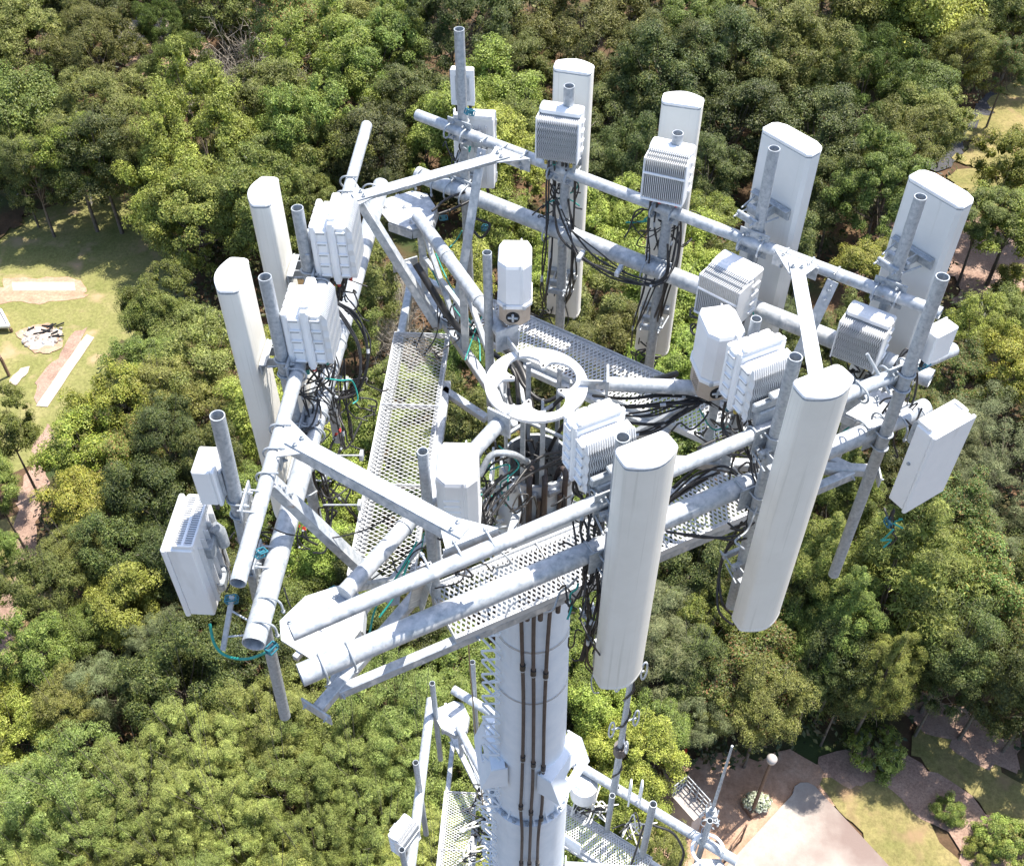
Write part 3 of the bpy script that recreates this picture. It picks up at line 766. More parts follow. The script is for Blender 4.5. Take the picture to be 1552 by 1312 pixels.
def platform(z0, label, upper=True):
    root = tag(empty('antenna_platform', (0, 0, z0)), label, 'platform', None)
    if upper:
        TP = {180: ((-1.284, -1.888), (-1.20, 1.888)), -60: ((-1.027, -2.042), (2.24, -.105)), 60: ((-.956, 2.031), (2.32, .135))}
        HP = {180: ((-1.279, -1.858), (-1.258, 1.904)), -60: ((-.986, -2.102), (2.266, -.11)), 60: ((-.932, 2.055), (2.253, .181))}
    else:
        TP = {n: (fp(n, 1.26, -1.89)[:2], fp(n, 1.26, 1.89)[:2]) for n in (180, -60, 60)}; HP = {}
    for n, (a, b) in TP.items():
        mb = MB(); mb.tube([(*a, 0), (*b, 0)], .057, 24, hollow=.9)
        mb.build('face_pipe', M_['galv'], root)
    for n, (a, b) in HP.items():
        mb = MB(); mb.tube([(*a, .467), (*b, .467)], .038, 20, hollow=.88)
        mb.build('support_rail', M_['galv'], root)
    zg = -.63
    for n in (180, -60, 60):
        grating_mb(n, .66, 1.03, -1.02, 1.02, zg).build('grating', M_['grate'], root, kind='stuff')
        mb = MB()
        for d in (.652, 1.038):
            mb.bar(fp(n, d, -1.03, zg-.012), fp(n, d, 1.03, zg-.012), .006, .05, .001)
            mb.bar(fp(n, d+(.018 if d < .8 else -.018), -1.03, zg-.010), fp(n, d+(.018 if d < .8 else -.018), 1.03, zg-.010), .03, .005, .001)
        for s in (-1.032, -.34, .34, 1.032):
            mb.bar(fp(n, .65, s, zg-.013), fp(n, 1.04, s, zg-.013), .006, .045, .001)
        mb.build('grating_frame', M_['grate'], root)
        mb = MB(); mb.bar(fp(n, 1.008, -1.72, zg-.080), fp(n, 1.008, 1.72, zg-.080), .055, .075, .006)
        for s in (-1.70, -.9, .9, 1.70): mb.bolt(fp(n, 1.036, s, zg-.080), fp(n, 1, 0, 0), .012, .012)
        mb.build('edge_beam', M_['galv'], root)
        mb = MB(); mb.bar(fp(n, .63, -.62, zg-.06), fp(n, .63, .62, zg-.06), .05, .05, .004)
        for s in (-.55, .55): mb.bar(fp(n, .34, s*.55, zg-.06), fp(n, .65, s, zg-.06), .05, .05, .004)
        mb.build('inner_beam', M_['galv'], root)
    for a in (0, 120, 240):
        def cp(r, t, z=0.0): return fp(a, r, t, z)
        mb = MB(); mb.tube([cp(.415, 0, -.02), cp(1.80, 0, -.02)], .045, 20)
        mb.plate([cp(.41, -.075, -.10), cp(.41, .075, -.10), cp(.41, .075, .07), cp(.41, -.075, .07)], .014)
        mb.bar(cp(.25, 0, -.03), cp(.41, 0, -.03), .012, .07, .002)
        mb.tube([cp(.80, 0, -.02), cp(.806, 0, -.02)], .052, 16)
        mb.tube([cp(1.3, 0, -.02), cp(1.306, 0, -.02)], .052, 16)
        mb.build('radial_arm', M_['galv'], root)
        mb = MB(); mb.bar(cp(.27, 0, -.69), cp(2.14, 0, -.69), .065, .065, .006)
        mb.bar(cp(2.147, -.10, -.69), cp(2.147, .10, -.69), .012, .09, .003)
        mb.bolt(cp(2.153, -.07, -.69), cp(1, 0, 0)); mb.bolt(cp(2.153, .07, -.69), cp(1, 0, 0))
        mb.build('lower_chord', M_['galv'], root)
        for r in (1.76, 1.06):
            mb = MB(); mb.bar(cp(r, 0, -.66), cp(r, 0, -.05), .05, .05, .004, (1, 0, 0)); mb.build('post', M_['galv'], root)
        mb = MB(); mb.bar(cp(1.10, 0, -.66), cp(1.72, 0, -.07), .035, .035, .003); mb.bar(cp(1.02, 0, -.08), cp(.34, 0, -.66), .035, .035, .003)
        mb.bar(cp(1.06, 0, -.30), cp(1.74, .0, -.33), .03, .03, .003)
        mb.build('truss_diagonal', M_['galv'], root)
        pl = [(1.74, -.07), (1.74, .07), (1.90, .18), (2.08, .19), (2.16, .11), (2.16, -.11), (2.08, -.19), (1.90, -.18)]
        mb = MB(); mb.plate([cp(r, t, -.075) for r, t in pl], .012, (0, 0, 1))
        mb.plate([cp(1.74, -.07, -.083), cp(1.74, .07, -.083), cp(1.735, .07, -.14), cp(1.735, -.07, -.14)], .01)
        mb.plate([cp(1.742, .072, -.083), cp(1.90, .183, -.083), cp(1.89, .186, -.14), cp(1.735, .08, -.14)], .01)
        mb.plate([cp(1.90, -.183, -.083), cp(1.742, -.072, -.083), cp(1.735, -.08, -.14), cp(1.89, -.186, -.14)], .01)
        for r, t in ((1.82, -.05), (1.82, .05), (2.0, .02), (2.06, -.14), (2.06, .14)): mb.bolt(cp(r, t, -.069), (0, 0, 1), .014, .01)
        mb.build('corner_plate', M_['galv'], root)
        mb = MB(); mb.bar(cp(2.19, 0, -.10), cp(1.95, 0, -.10), .03, .036, .002)
        mb.build('end_bracket', M_['galv'], root)
        if not upper: continue
        # corner tie between the two support rails, with its gussets
        nA, nB = {0: (-60, 60), 120: (60, 180), 240: (180, -60)}[a]
        A = Vector(fp(nA, 1.22, 1.0, .517)); B = Vector(fp(nB, 1.22, -1.0, .517))
        dr = (B-A).normalized()
        mb = MB(); mb.bar(A+dr*.02, B-dr*.02, .085, .008, .001)
        sd_ = dr.cross(Vector((0, 0, 1)))
        mb.bar(A+dr*.02-Vector((0, 0, .042))+sd_*.04, B-dr*.02-Vector((0, 0, .042))+sd_*.04, .008, .075, .001)
        mb.build('corner_tie', M_['galv'], root)
        for nn, Q, sg in ((nA, A, 1), (nB, B, -1)):
            mb = MB()
            e = Q+dr*(.13 if Q is A else -.13)
            g0, g1 = Vector(fp(nn, 1.245, sg*1.13, .505)), Vector(fp(nn, 1.245, sg*.86, .505))
            g2, g3 = e+sd_*.045, e-sd_*.045
            g2.z = g3.z = .505
            if (g1-g2).length > (g1-g3).length: g2, g3 = g3, g2
            mb.plate([g0, g1, g2, g3], .008, (0, 0, 1))
            mb.plate([fp(nn, 1.238, sg*1.14, .50), fp(nn, 1.238, sg*.86, .50), fp(nn, 1.238, sg*.86, .41), fp(nn, 1.238, sg*1.14, .41)], .010)
            for k in (-.028, .028): mb.bolt(e+sd_*k*.9-dr*(.05 if Q is A else -.05)+Vector((0, 0, .006)), (0, 0, 1), .013, .012)
            for k in (.93, 1.06): mb.bolt(fp(nn, 1.232, sg*k, .45), fp(nn, -1, 0), .013, .012)
            mb.build('gusset', M_['galv'], root)
            for k in (.92, 1.08): put_ubolt(root, fp(nn, 1.285, sg*k, .467), fp(nn, 0, 1), .038, fp(nn, -1, 0))
            # brace from the rail down to the lower chord
            foot = Vector(fp(a, 1.36, -.05*sg, -.66)); hd = Vector(fp(nn, 1.24, sg*1.24, .45))
            mb = MB(); mb.bar(hd, foot, .07, .007, .001, fp(nn, -1, 0, .4)); 
            dd = (foot-hd).normalized(); oo = Vector(fp(nn, -1, 0, .4)); s2 = dd.cross(oo).normalized(); o2 = s2.cross(dd)
            mb.bar(hd+s2*.032-o2*.028, foot+s2*.032-o2*.028, .007, .05, .001, fp(nn, -1, 0, .4))
            for k in (.06, .12): mb.bolt(hd+dd*k+o2*.004, o2, .012, .012); mb.bolt(foot-dd*k+o2*.004, o2, .012, .012)
            mb.build('diagonal_brace', M_['galv'], root)
            put_ubolt(root, fp(nn, 1.285, sg*1.24, .467), fp(nn, 0, 1), .038, fp(nn, -1, 0))
        for nn, sg in ((nA, 1), (nB, -1)):
            for k in (1.66, 1.80): put_ubolt(root, fp(nn, 1.257, sg*k, 0), fp(nn, 0, 1), .057, (0, 0, -1))
    # collar where the arms meet the pole
    mb = MB()
    for a in (60, 180, 300):
        rr_ = .30 if upper else .40
        mb.plate([fp(a, rr_, -rr_*1.05, -1.22 if upper else -.05), fp(a, rr_, rr_*1.05, -1.22 if upper else -.05), fp(a, rr_, rr_*1.05, -.98 if upper else .22), fp(a, rr_, -rr_*1.05, -.98 if upper else .22)], .014)
    mb.build('collar_plate', M_['tower'], root)
    return root
plat_up = platform(0.0, 'galvanized triangular antenna platform at the top of the tower with grated walkways')
plat_lo = platform(-7.37, 'lower triangular antenna platform around the pole at the bottom of the view', False)

# the pole
tw = tag(empty('monopole_tower', (0, 0, -G)), 'pale grey steel monopole rising out of the woods under both platforms', 'tower')
def zz(z): return z+G
def section(name, prof, n=32, inner=None):
    mb = MB(); vs = []; fs = []
    for (z, r) in prof: vs += [(r*math.cos(2*PI*k/n), r*math.sin(2*PI*k/n), zz(z)) for k in range(n)]
    for i in range(len(prof)-1): fs += [(i*n+k, i*n+(k+1) % n, (i+1)*n+(k+1) % n, (i+1)*n+k) for k in range(n)]
    mb.add(vs, fs, True)
    return mb
section('tower_section', [(-40, .72), (-5.56, .37)]).build('tower_section', M_['tower'], tw)
section('tower_section', [(-5.5, .335), (-4.9, .326), (-1.9, .272), (-1.72, .268)]).build('tower_section', M_['tower'], tw)
mb = section('tower_section', [(-1.86, .283), (-1.70, .281), (-.73, .232)])
mb2 = MB(); n = 32
mb2.add([(r*math.cos(2*PI*k/n), r*math.sin(2*PI*k/n), zz(z)) for (z, r) in ((-.73, .232), (-.73, .214), (-3.0, .21)) for k in range(n)], [(i*n+k, i*n+(k+1) % n, (i+1)*n+(k+1) % n, (i+1)*n+k) for i in range(2) for k in range(n)]+[tuple(range(2*n, 3*n))])
mb.build('tower_section', M_['tower'], tw)
mb2.build('inner_wall', M_['galvd'], tw)
mb = MB()
for (z, r) in ((-1.78, .287), (-3.35, .305), (-4.9, .322), (-2.6, .294)):
    mb.tube([(0, 0, zz(z)), (0, 0, zz(z)+.012)], r+.002, 32, caps=False)
mb.build('weld_seam', M_['galvd'], tw)
mb = MB(); n = 40
ri, ro = .325, .385
mb.add([(r*math.cos(2*PI*k/n), r*math.sin(2*PI*k/n), zz(z)) for (z, r) in ((-5.52, ri), (-5.52, ro), (-5.56, ro), (-5.56, ri)) for k in range(n)], [(i*n+k, ((i+1) % 4)*n+k, ((i+1) % 4)*n+(k+1) % n, i*n+(k+1) % n) for i in range(4) for k in range(n)])
for k in range(18):
    a = 2*PI*k/18
    mb.plate([(ro*.985*math.cos(a), ro*.985*math.sin(a), zz(-5.51)), (ri*1.0*math.cos(a), ri*1.0*math.sin(a), zz(-5.51)), (ri*1.0*math.cos(a), ri*1.0*math.sin(a), zz(-5.36))], .01)
mb.build('flange', M_['tower'], tw)
mb = MB()
for k in range(18):
    a = 2*PI*(k+.5)/18
    mb.bolt((.360*math.cos(a), .360*math.sin(a), zz(-5.52)), (0, 0, 1), .022, .03)
mb.build('flange_bolts', M_['galvd'], tw, kind='stuff')
# sleeve brackets of the lower mount: plates with an oval cut, standing off the pole
for a in (-30, 90, 192):
    mb = MB()
    r = .40
    out = [fp(a, r, -.30, zz(-4.90)), fp(a, r, .30, zz(-4.90)), fp(a, r, .30, zz(-4.45)), fp(a, r, -.30, zz(-4.45))]
    o0 = [Vector(fp(a, r+.035-.045*math.sin(t)*.3, .09*math.cos(t), zz(-4.68)+.045*math.sin(t))) for t in [2*PI*k/16+R_(-135+360/32) for k in range(16)]]
    # outer ring with 16 points following the rectangle
    def rect(t):
        c, s_ = math.cos(t), math.sin(t); k = min(.25/max(abs(c), 1e-6), .17/max(abs(s_), 1e-6)); return Vector(fp(a, r+.035-s_*k*.3, c*k, zz(-4.68)+s_*k))
    o1 = [rect(2*PI*k/16+R_(-135+360/32)) for k in range(16)]
    th = Vector(fp(a, .014, 0))
    vs = o1+o0+[q-th for q in o1]+[q-th for q in o0]; n = 16
    mb.add(vs, [(k, (k+1) % n, n+(k+1) % n, n+k) for k in range(n)]+[(2*n+k, 3*n+k, 3*n+(k+1) % n, 2*n+(k+1) % n) for k in range(n)]+[(n+k, n+(k+1) % n, 3*n+(k+1) % n, 3*n+k) for k in range(n)]+[(k, 2*n+k, 2*n+(k+1) % n, (k+1) % n) for k in range(n)])
    mb.plate([fp(a, .26, -.25, zz(-4.503)), fp(a, .376, -.25, zz(-4.505)), fp(a, .376, .25, zz(-4.505)), fp(a, .26, .25, zz(-4.503))], .012)
    mb.plate([fp(a, .24, .25, zz(-4.85)), fp(a, .485, .25, zz(-4.85)), fp(a, .383, .25, zz(-4.51)), fp(a, .24, .25, zz(-4.51))], .012)
    mb.plate([fp(a, .24, -.25, zz(-4.85)), fp(a, .485, -.25, zz(-4.85)), fp(a, .383, -.25, zz(-4.51)), fp(a, .24, -.25, zz(-4.51))], .012)
    mb.build('mount_bracket', M_['tower'], tw)
# top ring with four inner lugs
def ring():
    n = 288; vs = []
    lugs = [R_(164), R_(77), R_(-19), R_(-104)]
    def ri_(t):
        k = min(abs((t-l+PI) % (2*PI)-PI) for l in lugs)
        return .254-.055*math.exp(-(k/.13)**4)-.062*math.exp(-(k/.40)**2)
    for z in (-.04, -.062):
        for f in (lambda t: .306, ri_):
            vs += [(f(2*PI*k/n)*math.cos(2*PI*k/n)-.008, f(2*PI*k/n)*math.sin(2*PI*k/n), zz(z)) for k in range(n)]
    fs = []
    for k in range(n):
        j = (k+1) % n
        fs += [(k, j, n+j, n+k), (2*n+k, 3*n+k, 3*n+j, 2*n+j), (k, 2*n+k, 2*n+j, j), (n+k, n+j, 3*n+j, 3*n+k)]
    mb = MB(); mb.add(vs, fs)
    return mb, lugs
rm, lugs = ring()
rg = rm.build('top_ring', M_['white'], tw)
for l in lugs:
    mb = MB(); mb.tube([(.158*math.cos(l)-.008, .158*math.sin(l), zz(-.0399)), (.158*math.cos(l)-.008, .158*math.sin(l), zz(-.037))], .009, 10)
    mb.build('lug_hole', M_['hole'], rg)
for a in (52, 108, 165, 205, 248, 282, 335, 15):
    mb = MB(); mb.bar(fp(a, .205, 0, zz(-1.3)), fp(a, .205, 0, zz(-.064)), .03, .012, .001, fp(a, 1, 0)); mb.build('ring_post', M_['galv'], tw)
for a in (52, 165, 282):
    mb = MB(); mb.bar(fp(a, .205, 0, zz(-.35)), fp(a+180-20, .2, 0, zz(-.38)), .02, .02, .002); mb.build('cross_rod', M_['galvd'], tw)
mb = MB()
for a in (-130, -95, -60, -25, 10): mb.box(fp(a, .215, 0, zz(-.79)), (.09, .09, .05), .01, Matrix.Rotation(R_(a), 3, 'Z'))
mb.build('cable_port', M_['galvd'], tw)
for (p0, p1, p2) in (((-.32, -.18, -1.05), (-.26, -.36, -1.0), (-.06, -.36, -.95)), ((-.34, -.10, -1.2), (-.30, -.40, -1.15), (-.10, -.42, -1.1))):
    mb = MB(); mb.tube([(p0[0], p0[1], zz(p0[2])), (p1[0], p1[1], zz(p1[2])), (p2[0], p2[1], zz(p2[2]))], .012, 8); mb.build('support_hoop', M_['galv'], tw)

# zigzag climbing lattice on the left flank of the pole
def pr(z): return .232+(-.73-z)*.050 if z > -1.7 else (.275+(-1.7-z)*.0163 if z > -5.5 else .37+(-5.56-z)*.0102)
lad = tag(empty('climbing_lattice', (0, 0, -G)), 'pale zigzag rod lattice climbing the left flank of the pole', 'ladder')
for sg in (-1, 1):
    pts = []
    z = -1.1; k = 0
    while z > -14:
        r = pr(z)+.075; q_ = .095*(sg if k % 2 else -sg)
        pts.append((r*math.cos(R_(213))+.90*q_, r*math.sin(R_(213))-.43*q_-.012*sg, zz(z)))
        z -= .17; k += 1
    sp = []
    for i in range(len(pts)-1):
        A, B = Vector(pts[i]), Vector(pts[i+1]); sp += [A.lerp(B, .08), A.lerp(B, .92)]
    mb = MB(); mb.tube(sp, .0105, 6); mb.build('zigzag_rod', M_['tower'], lad)
for k in range(12):
    z = -1.2-k*1.08; r = pr(z)
    for da in (-.16, .16):
        mb = MB(); a = R_(207)+da
        mb.tube([(r*.98*math.cos(a), r*.98*math.sin(a), zz(z)), ((r+.08)*math.cos(a), (r+.08)*math.sin(a), zz(z))], .007, 6)
        mb.build('standoff', M_['tower'], lad)

# three brown coax lines down the front of the pole
CO = [(-.075, 'left one of the three brown coax lines down the front of the pole'), (.035, 'middle one of the three brown coax lines down the front of the pole'), (.155, 'right one of the three brown coax lines down the front of the pole')]
for i, (x0, lb) in enumerate(CO):
    t_ = tag(empty('coax_line', (0, 0, -G)), lb, 'cable', 'brown coax lines down the front of the pole')
    pts = []
    for z in (-.80, -.95, -1.2, -1.6, -2.4, -3.4, -4.6, -5.2, -5.7, -7.2, -9, -12, -16, -22, -30, -39.5):
        r = pr(z)+.032+(.02 if z < -5.3 else 0)
        xx = x0*(1-.05*(-z))+.015*math.sin(z*1.3+i) if z > -5.5 else x0*.66+.01*math.sin(z+i)
        pts.append((xx, -math.sqrt(max(r*r-xx*xx, .01)), zz(z)))
    mb = MB(); mb.tube(smooth_path(pts, 4), .0155, 10); mb.build('cable', M_['brown'], t_)
    for z in (-1.45, -2.75-.06*i, -4.2-.1*i, -5.15-.1*i, -6.3, -7.6, -9.2):
        r = pr(z)+.032+(.02 if z < -5.3 else 0); xx = x0*(1-.05*(-z))+.015*math.sin(z*1.3+i) if z > -5.5 else x0*.66+.01*math.sin(z+i)
        y = -math.sqrt(r*r-xx*xx)
        mb = MB(); mb.tube([(xx, y, zz(z)-.035), (xx, y, zz(z)+.035)], .023, 10); s_ = mb.build('sleeve', M_['black'], t_)
        mb = MB(); mb.tube([(xx, y, zz(z)-.05), (xx, y, zz(z)-.035)], .022, 10); mb.build('band', M_['galv'], s_)
for x0, lb in ((-.03, 'brown cable coming out of the pole mouth under the ring, left'), (.065, 'brown cable coming out of the pole mouth under the ring, centre'), (.19, 'brown cable coming out of the pole mouth under the ring, right')):
    mb = MB(); yy = -math.sqrt(.26**2-x0**2)
    mb.tube(smooth_path([(x0*.6, -.05, -1.0), (x0*.8, -.1, -.70), (x0, yy+.02, -.66), (x0, yy-.01, -.78), (x0*1.02, yy-.03, -1.1), (x0*1.04, yy-.045, -1.6), (x0*.98, yy-.06, -2.1)]), .019, 10)
    tag(mb.build('conduit', M_['brown']), lb, 'cable', 'brown cables out of the pole mouth')

# ------------------------------------------------------------------ panel antennas
def dshape(wd, dp, kind):
    if kind == 'round':
        half = [(-dp/2, .40), (-dp*.46, .45), (-dp*.34, .488), (-dp*.1, .5), (dp*.10, .5), (dp*.17, .485), (dp*.22, .45), (dp*.32, .35), (dp*.41, .24), (dp*.475, .12), (dp*.5, 0)]
        pts = [(x, -wd*y) for x, y in half]+[(x, wd*y) for x, y in half[-2::-1]]
    else:
        c = .022
        pts = [(-dp/2, -wd/2+c), (-dp/2+c, -wd/2), (dp/2-.05, -wd/2), (dp/2-.02, -wd/2+.02), (dp/2, -wd/2+.07), (dp/2, wd/2-.07), (dp/2-.02, wd/2-.02), (dp/2-.05, wd/2), (-dp/2+c, wd/2), (-dp/2, wd/2-c)]
    return pts
def antenna(x, y, az, zt, zb, wd, dp, kind, label, tilt=0.0, m='radome', sz=(.35, -.35)):
    """tall panel antenna; local +x faces outward"""
    h = zt-zb
    t = tag(empty('panel_antenna', (x, y, zb), 0), label, 'antenna', 'tall panel antennas around the platform')
    t.rotation_mode = 'XYZ'
    t.rotation_euler = (0, R_(tilt), R_(az))
    pf = dshape(wd, dp, kind)
    mb = MB(); mb.prism(pf, .030, h-.028, 0, None, kind == 'round'); mb.build('radome', M_[m], t)
    pc = [(px_*1.015, py_*1.012) for px_, py_ in pf]
    mb = MB(); mb.prism(pc, h-.026, h, .011); mb.build('top_cap', M_['white'], t)
    mb = MB(); mb.prism([(a_*.985, b_*.985) for a_, b_ in pf], h-.032, h-.024); mb.build('seam', M_['galvd'], t)
    mb = MB(); mb.prism(pc, 0, .032, .008); bc = mb.build('bottom_cap', M_[m], t)
    for k in range(6):
        mb = MB(); yy = (-.35+.14*k)*wd; xx = -dp*.12+(.03 if k % 2 else -.02)
        mb.tube([(xx, yy, 0), (xx, yy, -.035)], .011, 8); mb.build('connector', M_['galvd'], bc)
    for zc in sz:
        zl = zc-zb
        mb = MB()
        mb.box((-dp/2-.012, 0, zl), (.012, wd*.78, .075), .002)
        mb.box((-dp/2-.03, 0, zl+.03), (.03, wd*.76, .006), .001)
        for sg in (-1, 1):
            mb.box((-dp/2-.07, sg*.045, zl), (.11, .007, .065), .001)
            mb.tube([(-dp/2-.05, -.10*sg*-1, zl+.02*sg), (-dp/2-.19, -.10*sg*-1*.75, zl+.02*sg)], .006, 6)
        mb.box((-dp/2-.135, 0, zl), (.03, .15, .055), .006)
        mb.box((-dp/2-.225, 0, zl), (.022, .15, .05), .006)
        for sg in (-1, 1):
            mb.tube([(-dp/2-.11, sg*.062, zl), (-dp/2-.27, sg*.062, zl)], .006, 6)
            mb.bolt((-dp/2-.236, sg*.062, zl), (-1, 0, 0), .011, .011)
        mb.build('bracket', M_['galvd'], t)
    return t
ANT = [
 (-1.575, -.34, 180, 1.0, -.86, .27, .15, 'round', 'cream rounded panel antenna nearest the viewer on the left face'),
 (-1.575, .41, 180, .98, -.88, .27, .15, 'round', 'cream rounded panel antenna farther back on the left face'),
 (.135, 1.745, 78, 1.05, -.98, .25, .155, 'round', 'slim rounded panel antenna, leftmost of the four on the back face'),
 (.80, 1.395, 78, 1.05, -1.0, .25, .155, 'round', 'slim rounded panel antenna behind the ribbed radio with red banded cables'),
 (1.415, 1.0, 43, 1.05, -.9, .37, .15, 'box', 'wide flat backed panel antenna, third along the back face'),
 (2.185, .585, 40, 1.03, -.9, .37, .15, 'box', 'wide flat backed panel antenna at the right end of the back face'),
 (.525, -1.50, -60, 1.08, -.78, .265, .165, 'round', 'large cream panel antenna in front of the pole, nearest the viewer'),
 (1.325, -1.06, -60, 1.10, -.82, .275, .165, 'round', 'large cream panel antenna right of centre, reaching down past the walkway'),
]
for i, a in enumerate(ANT):
    antenna(*a[:8], a[8], tilt=0 if a[7] == 'box' else 0, m='radomeb' if a[7] == 'box' else 'radome', sz=(.62, -.5) if a[7] == 'box' else (.42, -.55))

# ------------------------------------------------------------------ mounting pipes
def mast(x, y, zt, zb, az, label, r=.034, z_h=.467, z_t=0.0, m='galvd', clamps=True):
    t = tag(empty('mounting_pipe', (x, y, zb), R_(az)), label, 'pipe', 'vertical mounting pipes')
    mb = MB(); mb.tube([(0, 0, 0), (0, 0, zt-zb)], r, 20, hollow=.86); mb.build('pipe', M_[m], t)
    if clamps:
        for zc, rr_ in ((z_h, .038), (z_t, .057)):
            if not (zb < zc < zt): continue
            zl = zc-zb
            mb = MB(); mb.box((-r-.008, 0, zl), (.010, .19, .17), .002); mb.build('clamp_plate', M_['galvd'], t)
            for dz in (-.055, .055): put_ubolt(t, (0, 0, zl+dz), (0, 0, 1), r, (-1, 0, 0))
            for dy in (-.065, .065): put_ubolt(t, (-r-.018-rr_, dy, zl), (0, 1, 0), rr_, (1, 0, 0))
    return t
MAST = [(-1.352, -1.415, 1.10, -1.62, 180, 'grey pipe at the near left corner carrying the big vented cabinet'),
 (-1.352, -.453, 1.08, -.92, 180, 'grey pipe behind the nearest left antenna'), (-1.352, .29, .956, -.95, 180, 'grey pipe behind the farther left antenna'),
 (-.60, 1.905, 1.18, -.95, 60, 'tall grey pipe standing highest at the top of the view'), (.11, 1.47, 1.06, -1.12, 60, 'grey pipe in front of the leftmost back antenna'),
 (.762, 1.10, .99, -1.15, 60, 'grey pipe in front of the second back antenna'), (1.277, .80, 1.10, -.98, 60, 'grey pipe against the flat back of the third back antenna'),
 (2.010, .385, 1.10, -1.0, 60, 'grey pipe against the flat back of the rightmost back antenna'), (.424, -1.314, .96, -1.0, -60, 'grey pipe just behind the front antenna nearest the viewer'),
 (1.218, -.855, 1.06, -1.0, -60, 'grey pipe just behind the front right antenna'), (1.954, -.373, 1.175, -1.30, -60, 'long grey pipe at the right corner hanging far below the platform')]
for i, (x, y, zt, zb, az, lb) in enumerate(MAST):
    if i == 0:   # this one hangs slightly out of plumb
        t = mast(x-.125, y, zt, zb, az, lb, z_h=.467, z_t=0.0); t.rotation_euler = (0, R_(-2.6), R_(az))
    else: mast(x, y, zt, zb, az, lb)

# ------------------------------------------------------------------ remote radios
def connectors(t, pts, z, bands, down=.06):
    for i, (x, y) in enumerate(pts):
        mb = MB(); mb.tube([(x, y, z), (x, y, z-.028)], .012, 8); mb.tube([(x, y, z-.028), (x, y, z-down)], .010, 8); c = mb.build('connector', M_['black'], t)
        if bands[i % len(bands)]:
            mb = MB(); 
            for k in range(3): mb.tube([(x, y, z-down+.002+k*.012), (x, y, z-down+.009+k*.012)], .0115, 8)
            mb.build('tape_band', M_[bands[i % len(bands)]], c)
def finned_radio(x, y, z0, az, wd, dp, h, label, wavy=True, mid=True, bands=(None,), rib=True, tilt=0):
    """local +x = outward (to the pipe), fins face -x, inward"""
    t = tag(empty('radio_unit', (x, y, z0), 0), label, 'radio unit', 'finned remote radio units')
    t.rotation_euler = (0, R_(tilt), R_(az))
    b = MB(); b.box((dp*.28, 0, h/2), (dp*.44, wd, h), .012); body = b.build('housing', M_['white'], t)
    nf = int(wd/.0125)
    f = MB()
    for k in range(nf):
        yy = -wd/2+.012+(wd-.024)*k/(nf-1)
        if wavy:
            m_ = 13; vs = []; fs = []
            for j in range(m_+1):
                zz_ = .01+(h-.055)*j/m_; o_ = .0042*(1 if j % 2 else -1)
                xx = -dp/2+(.012 if j == 0 else dp*.14 if j == m_ else dp*.06 if j == m_-1 else 0)
                vs += [(dp*.07, yy+o_-.0016, zz_), (dp*.07, yy+o_+.0016, zz_), (xx, yy+o_+.0016, zz_), (xx, yy+o_-.0016, zz_)]
            for j in range(m_):
                for q in range(4): fs.append((j*4+q, j*4+(q+1) % 4, j*4+4+(q+1) % 4, j*4+4+q))
            fs += [(0, 1, 2, 3), (m_*4+3, m_*4+2, m_*4+1, m_*4)]
            f.add(vs, fs)
        else:
            f.box((-dp*.21, yy, h*.46), (dp*.58, .0035, h*.86), 0)
            f.box((-dp*.13, yy, h*.912), (dp*.42, .0035, h*.045), 0); f.box((-dp*.06, yy, h*.95), (dp*.28, .0035, h*.032), 0)
    f.build('heat_fins', M_['fin'], t, kind='stuff')
    c = MB()
    if wavy or True:
        c.box((dp*.14, 0, h-.024), (dp*.44, wd*.98, .050), .014)
        for k in (-1, 0, 1): c.box((dp*.10, k*wd*.31, h-.0), (dp*.12, wd*.26, .014), .005)
    c.build('top_cover', M_['white'], t)
    for sg in (-1, 1):
        s_ = MB(); s_.box((-dp*.16, sg*(wd/2-.004), h*.46), (dp*.66, .008, h*.88), .003)
        for k in range(4): s_.box((dp*.2, sg*(wd/2+.004), h*(.16+.2*k)), (dp*.3, .012, .012), .003)
        s_.build('side_plate', M_['white'], t)
    if not wavy and mid:
        for hz_ in (.60, .05):
            s_ = MB(); s_.box((-dp*.50, 0, h*hz_), (.012, wd*.97, .015), .003); s_.build('cross_rib', M_['white'], t)
    s_ = MB(); s_.box((dp*.52+.015, 0, h*.5), (.03, wd*.5, h*.55), .004); s_.box((dp*.52+.045, 0, h*.5), (.04, .11, .10), .006); s_.build('bracket', M_['galvd'], t)
    connectors(t, [(dp*.2, wd*(-.38+.152*k)) for k in range(6)]+[(-dp*.05, wd*(-.3+.2*k)) for k in range(4)], 0, bands)
    return t
B_ = math.radians
finned_radio(.062, 1.42, .59, 78, .275, .17, .34, 'white ribbed radio hanging on the leftmost back antenna pipe', True, bands=('yellow', None, 'teal'))
finned_radio(.725, 1.045, .59, 72, .265, .20, .33, 'white radio with straight grooves and red banded cables below it', False, bands=('red', None, 'red'))
finned_radio(1.125, .575, .08, 53, .285, .27, .34, 'ribbed radio behind the white dome box, in front of the third back antenna', False, bands=(None, 'teal'))
finned_radio(1.885, .235, .06, 60, .27, .20, .32, 'wavy ribbed radio low beside the right back antenna', True, bands=('yellow', None))

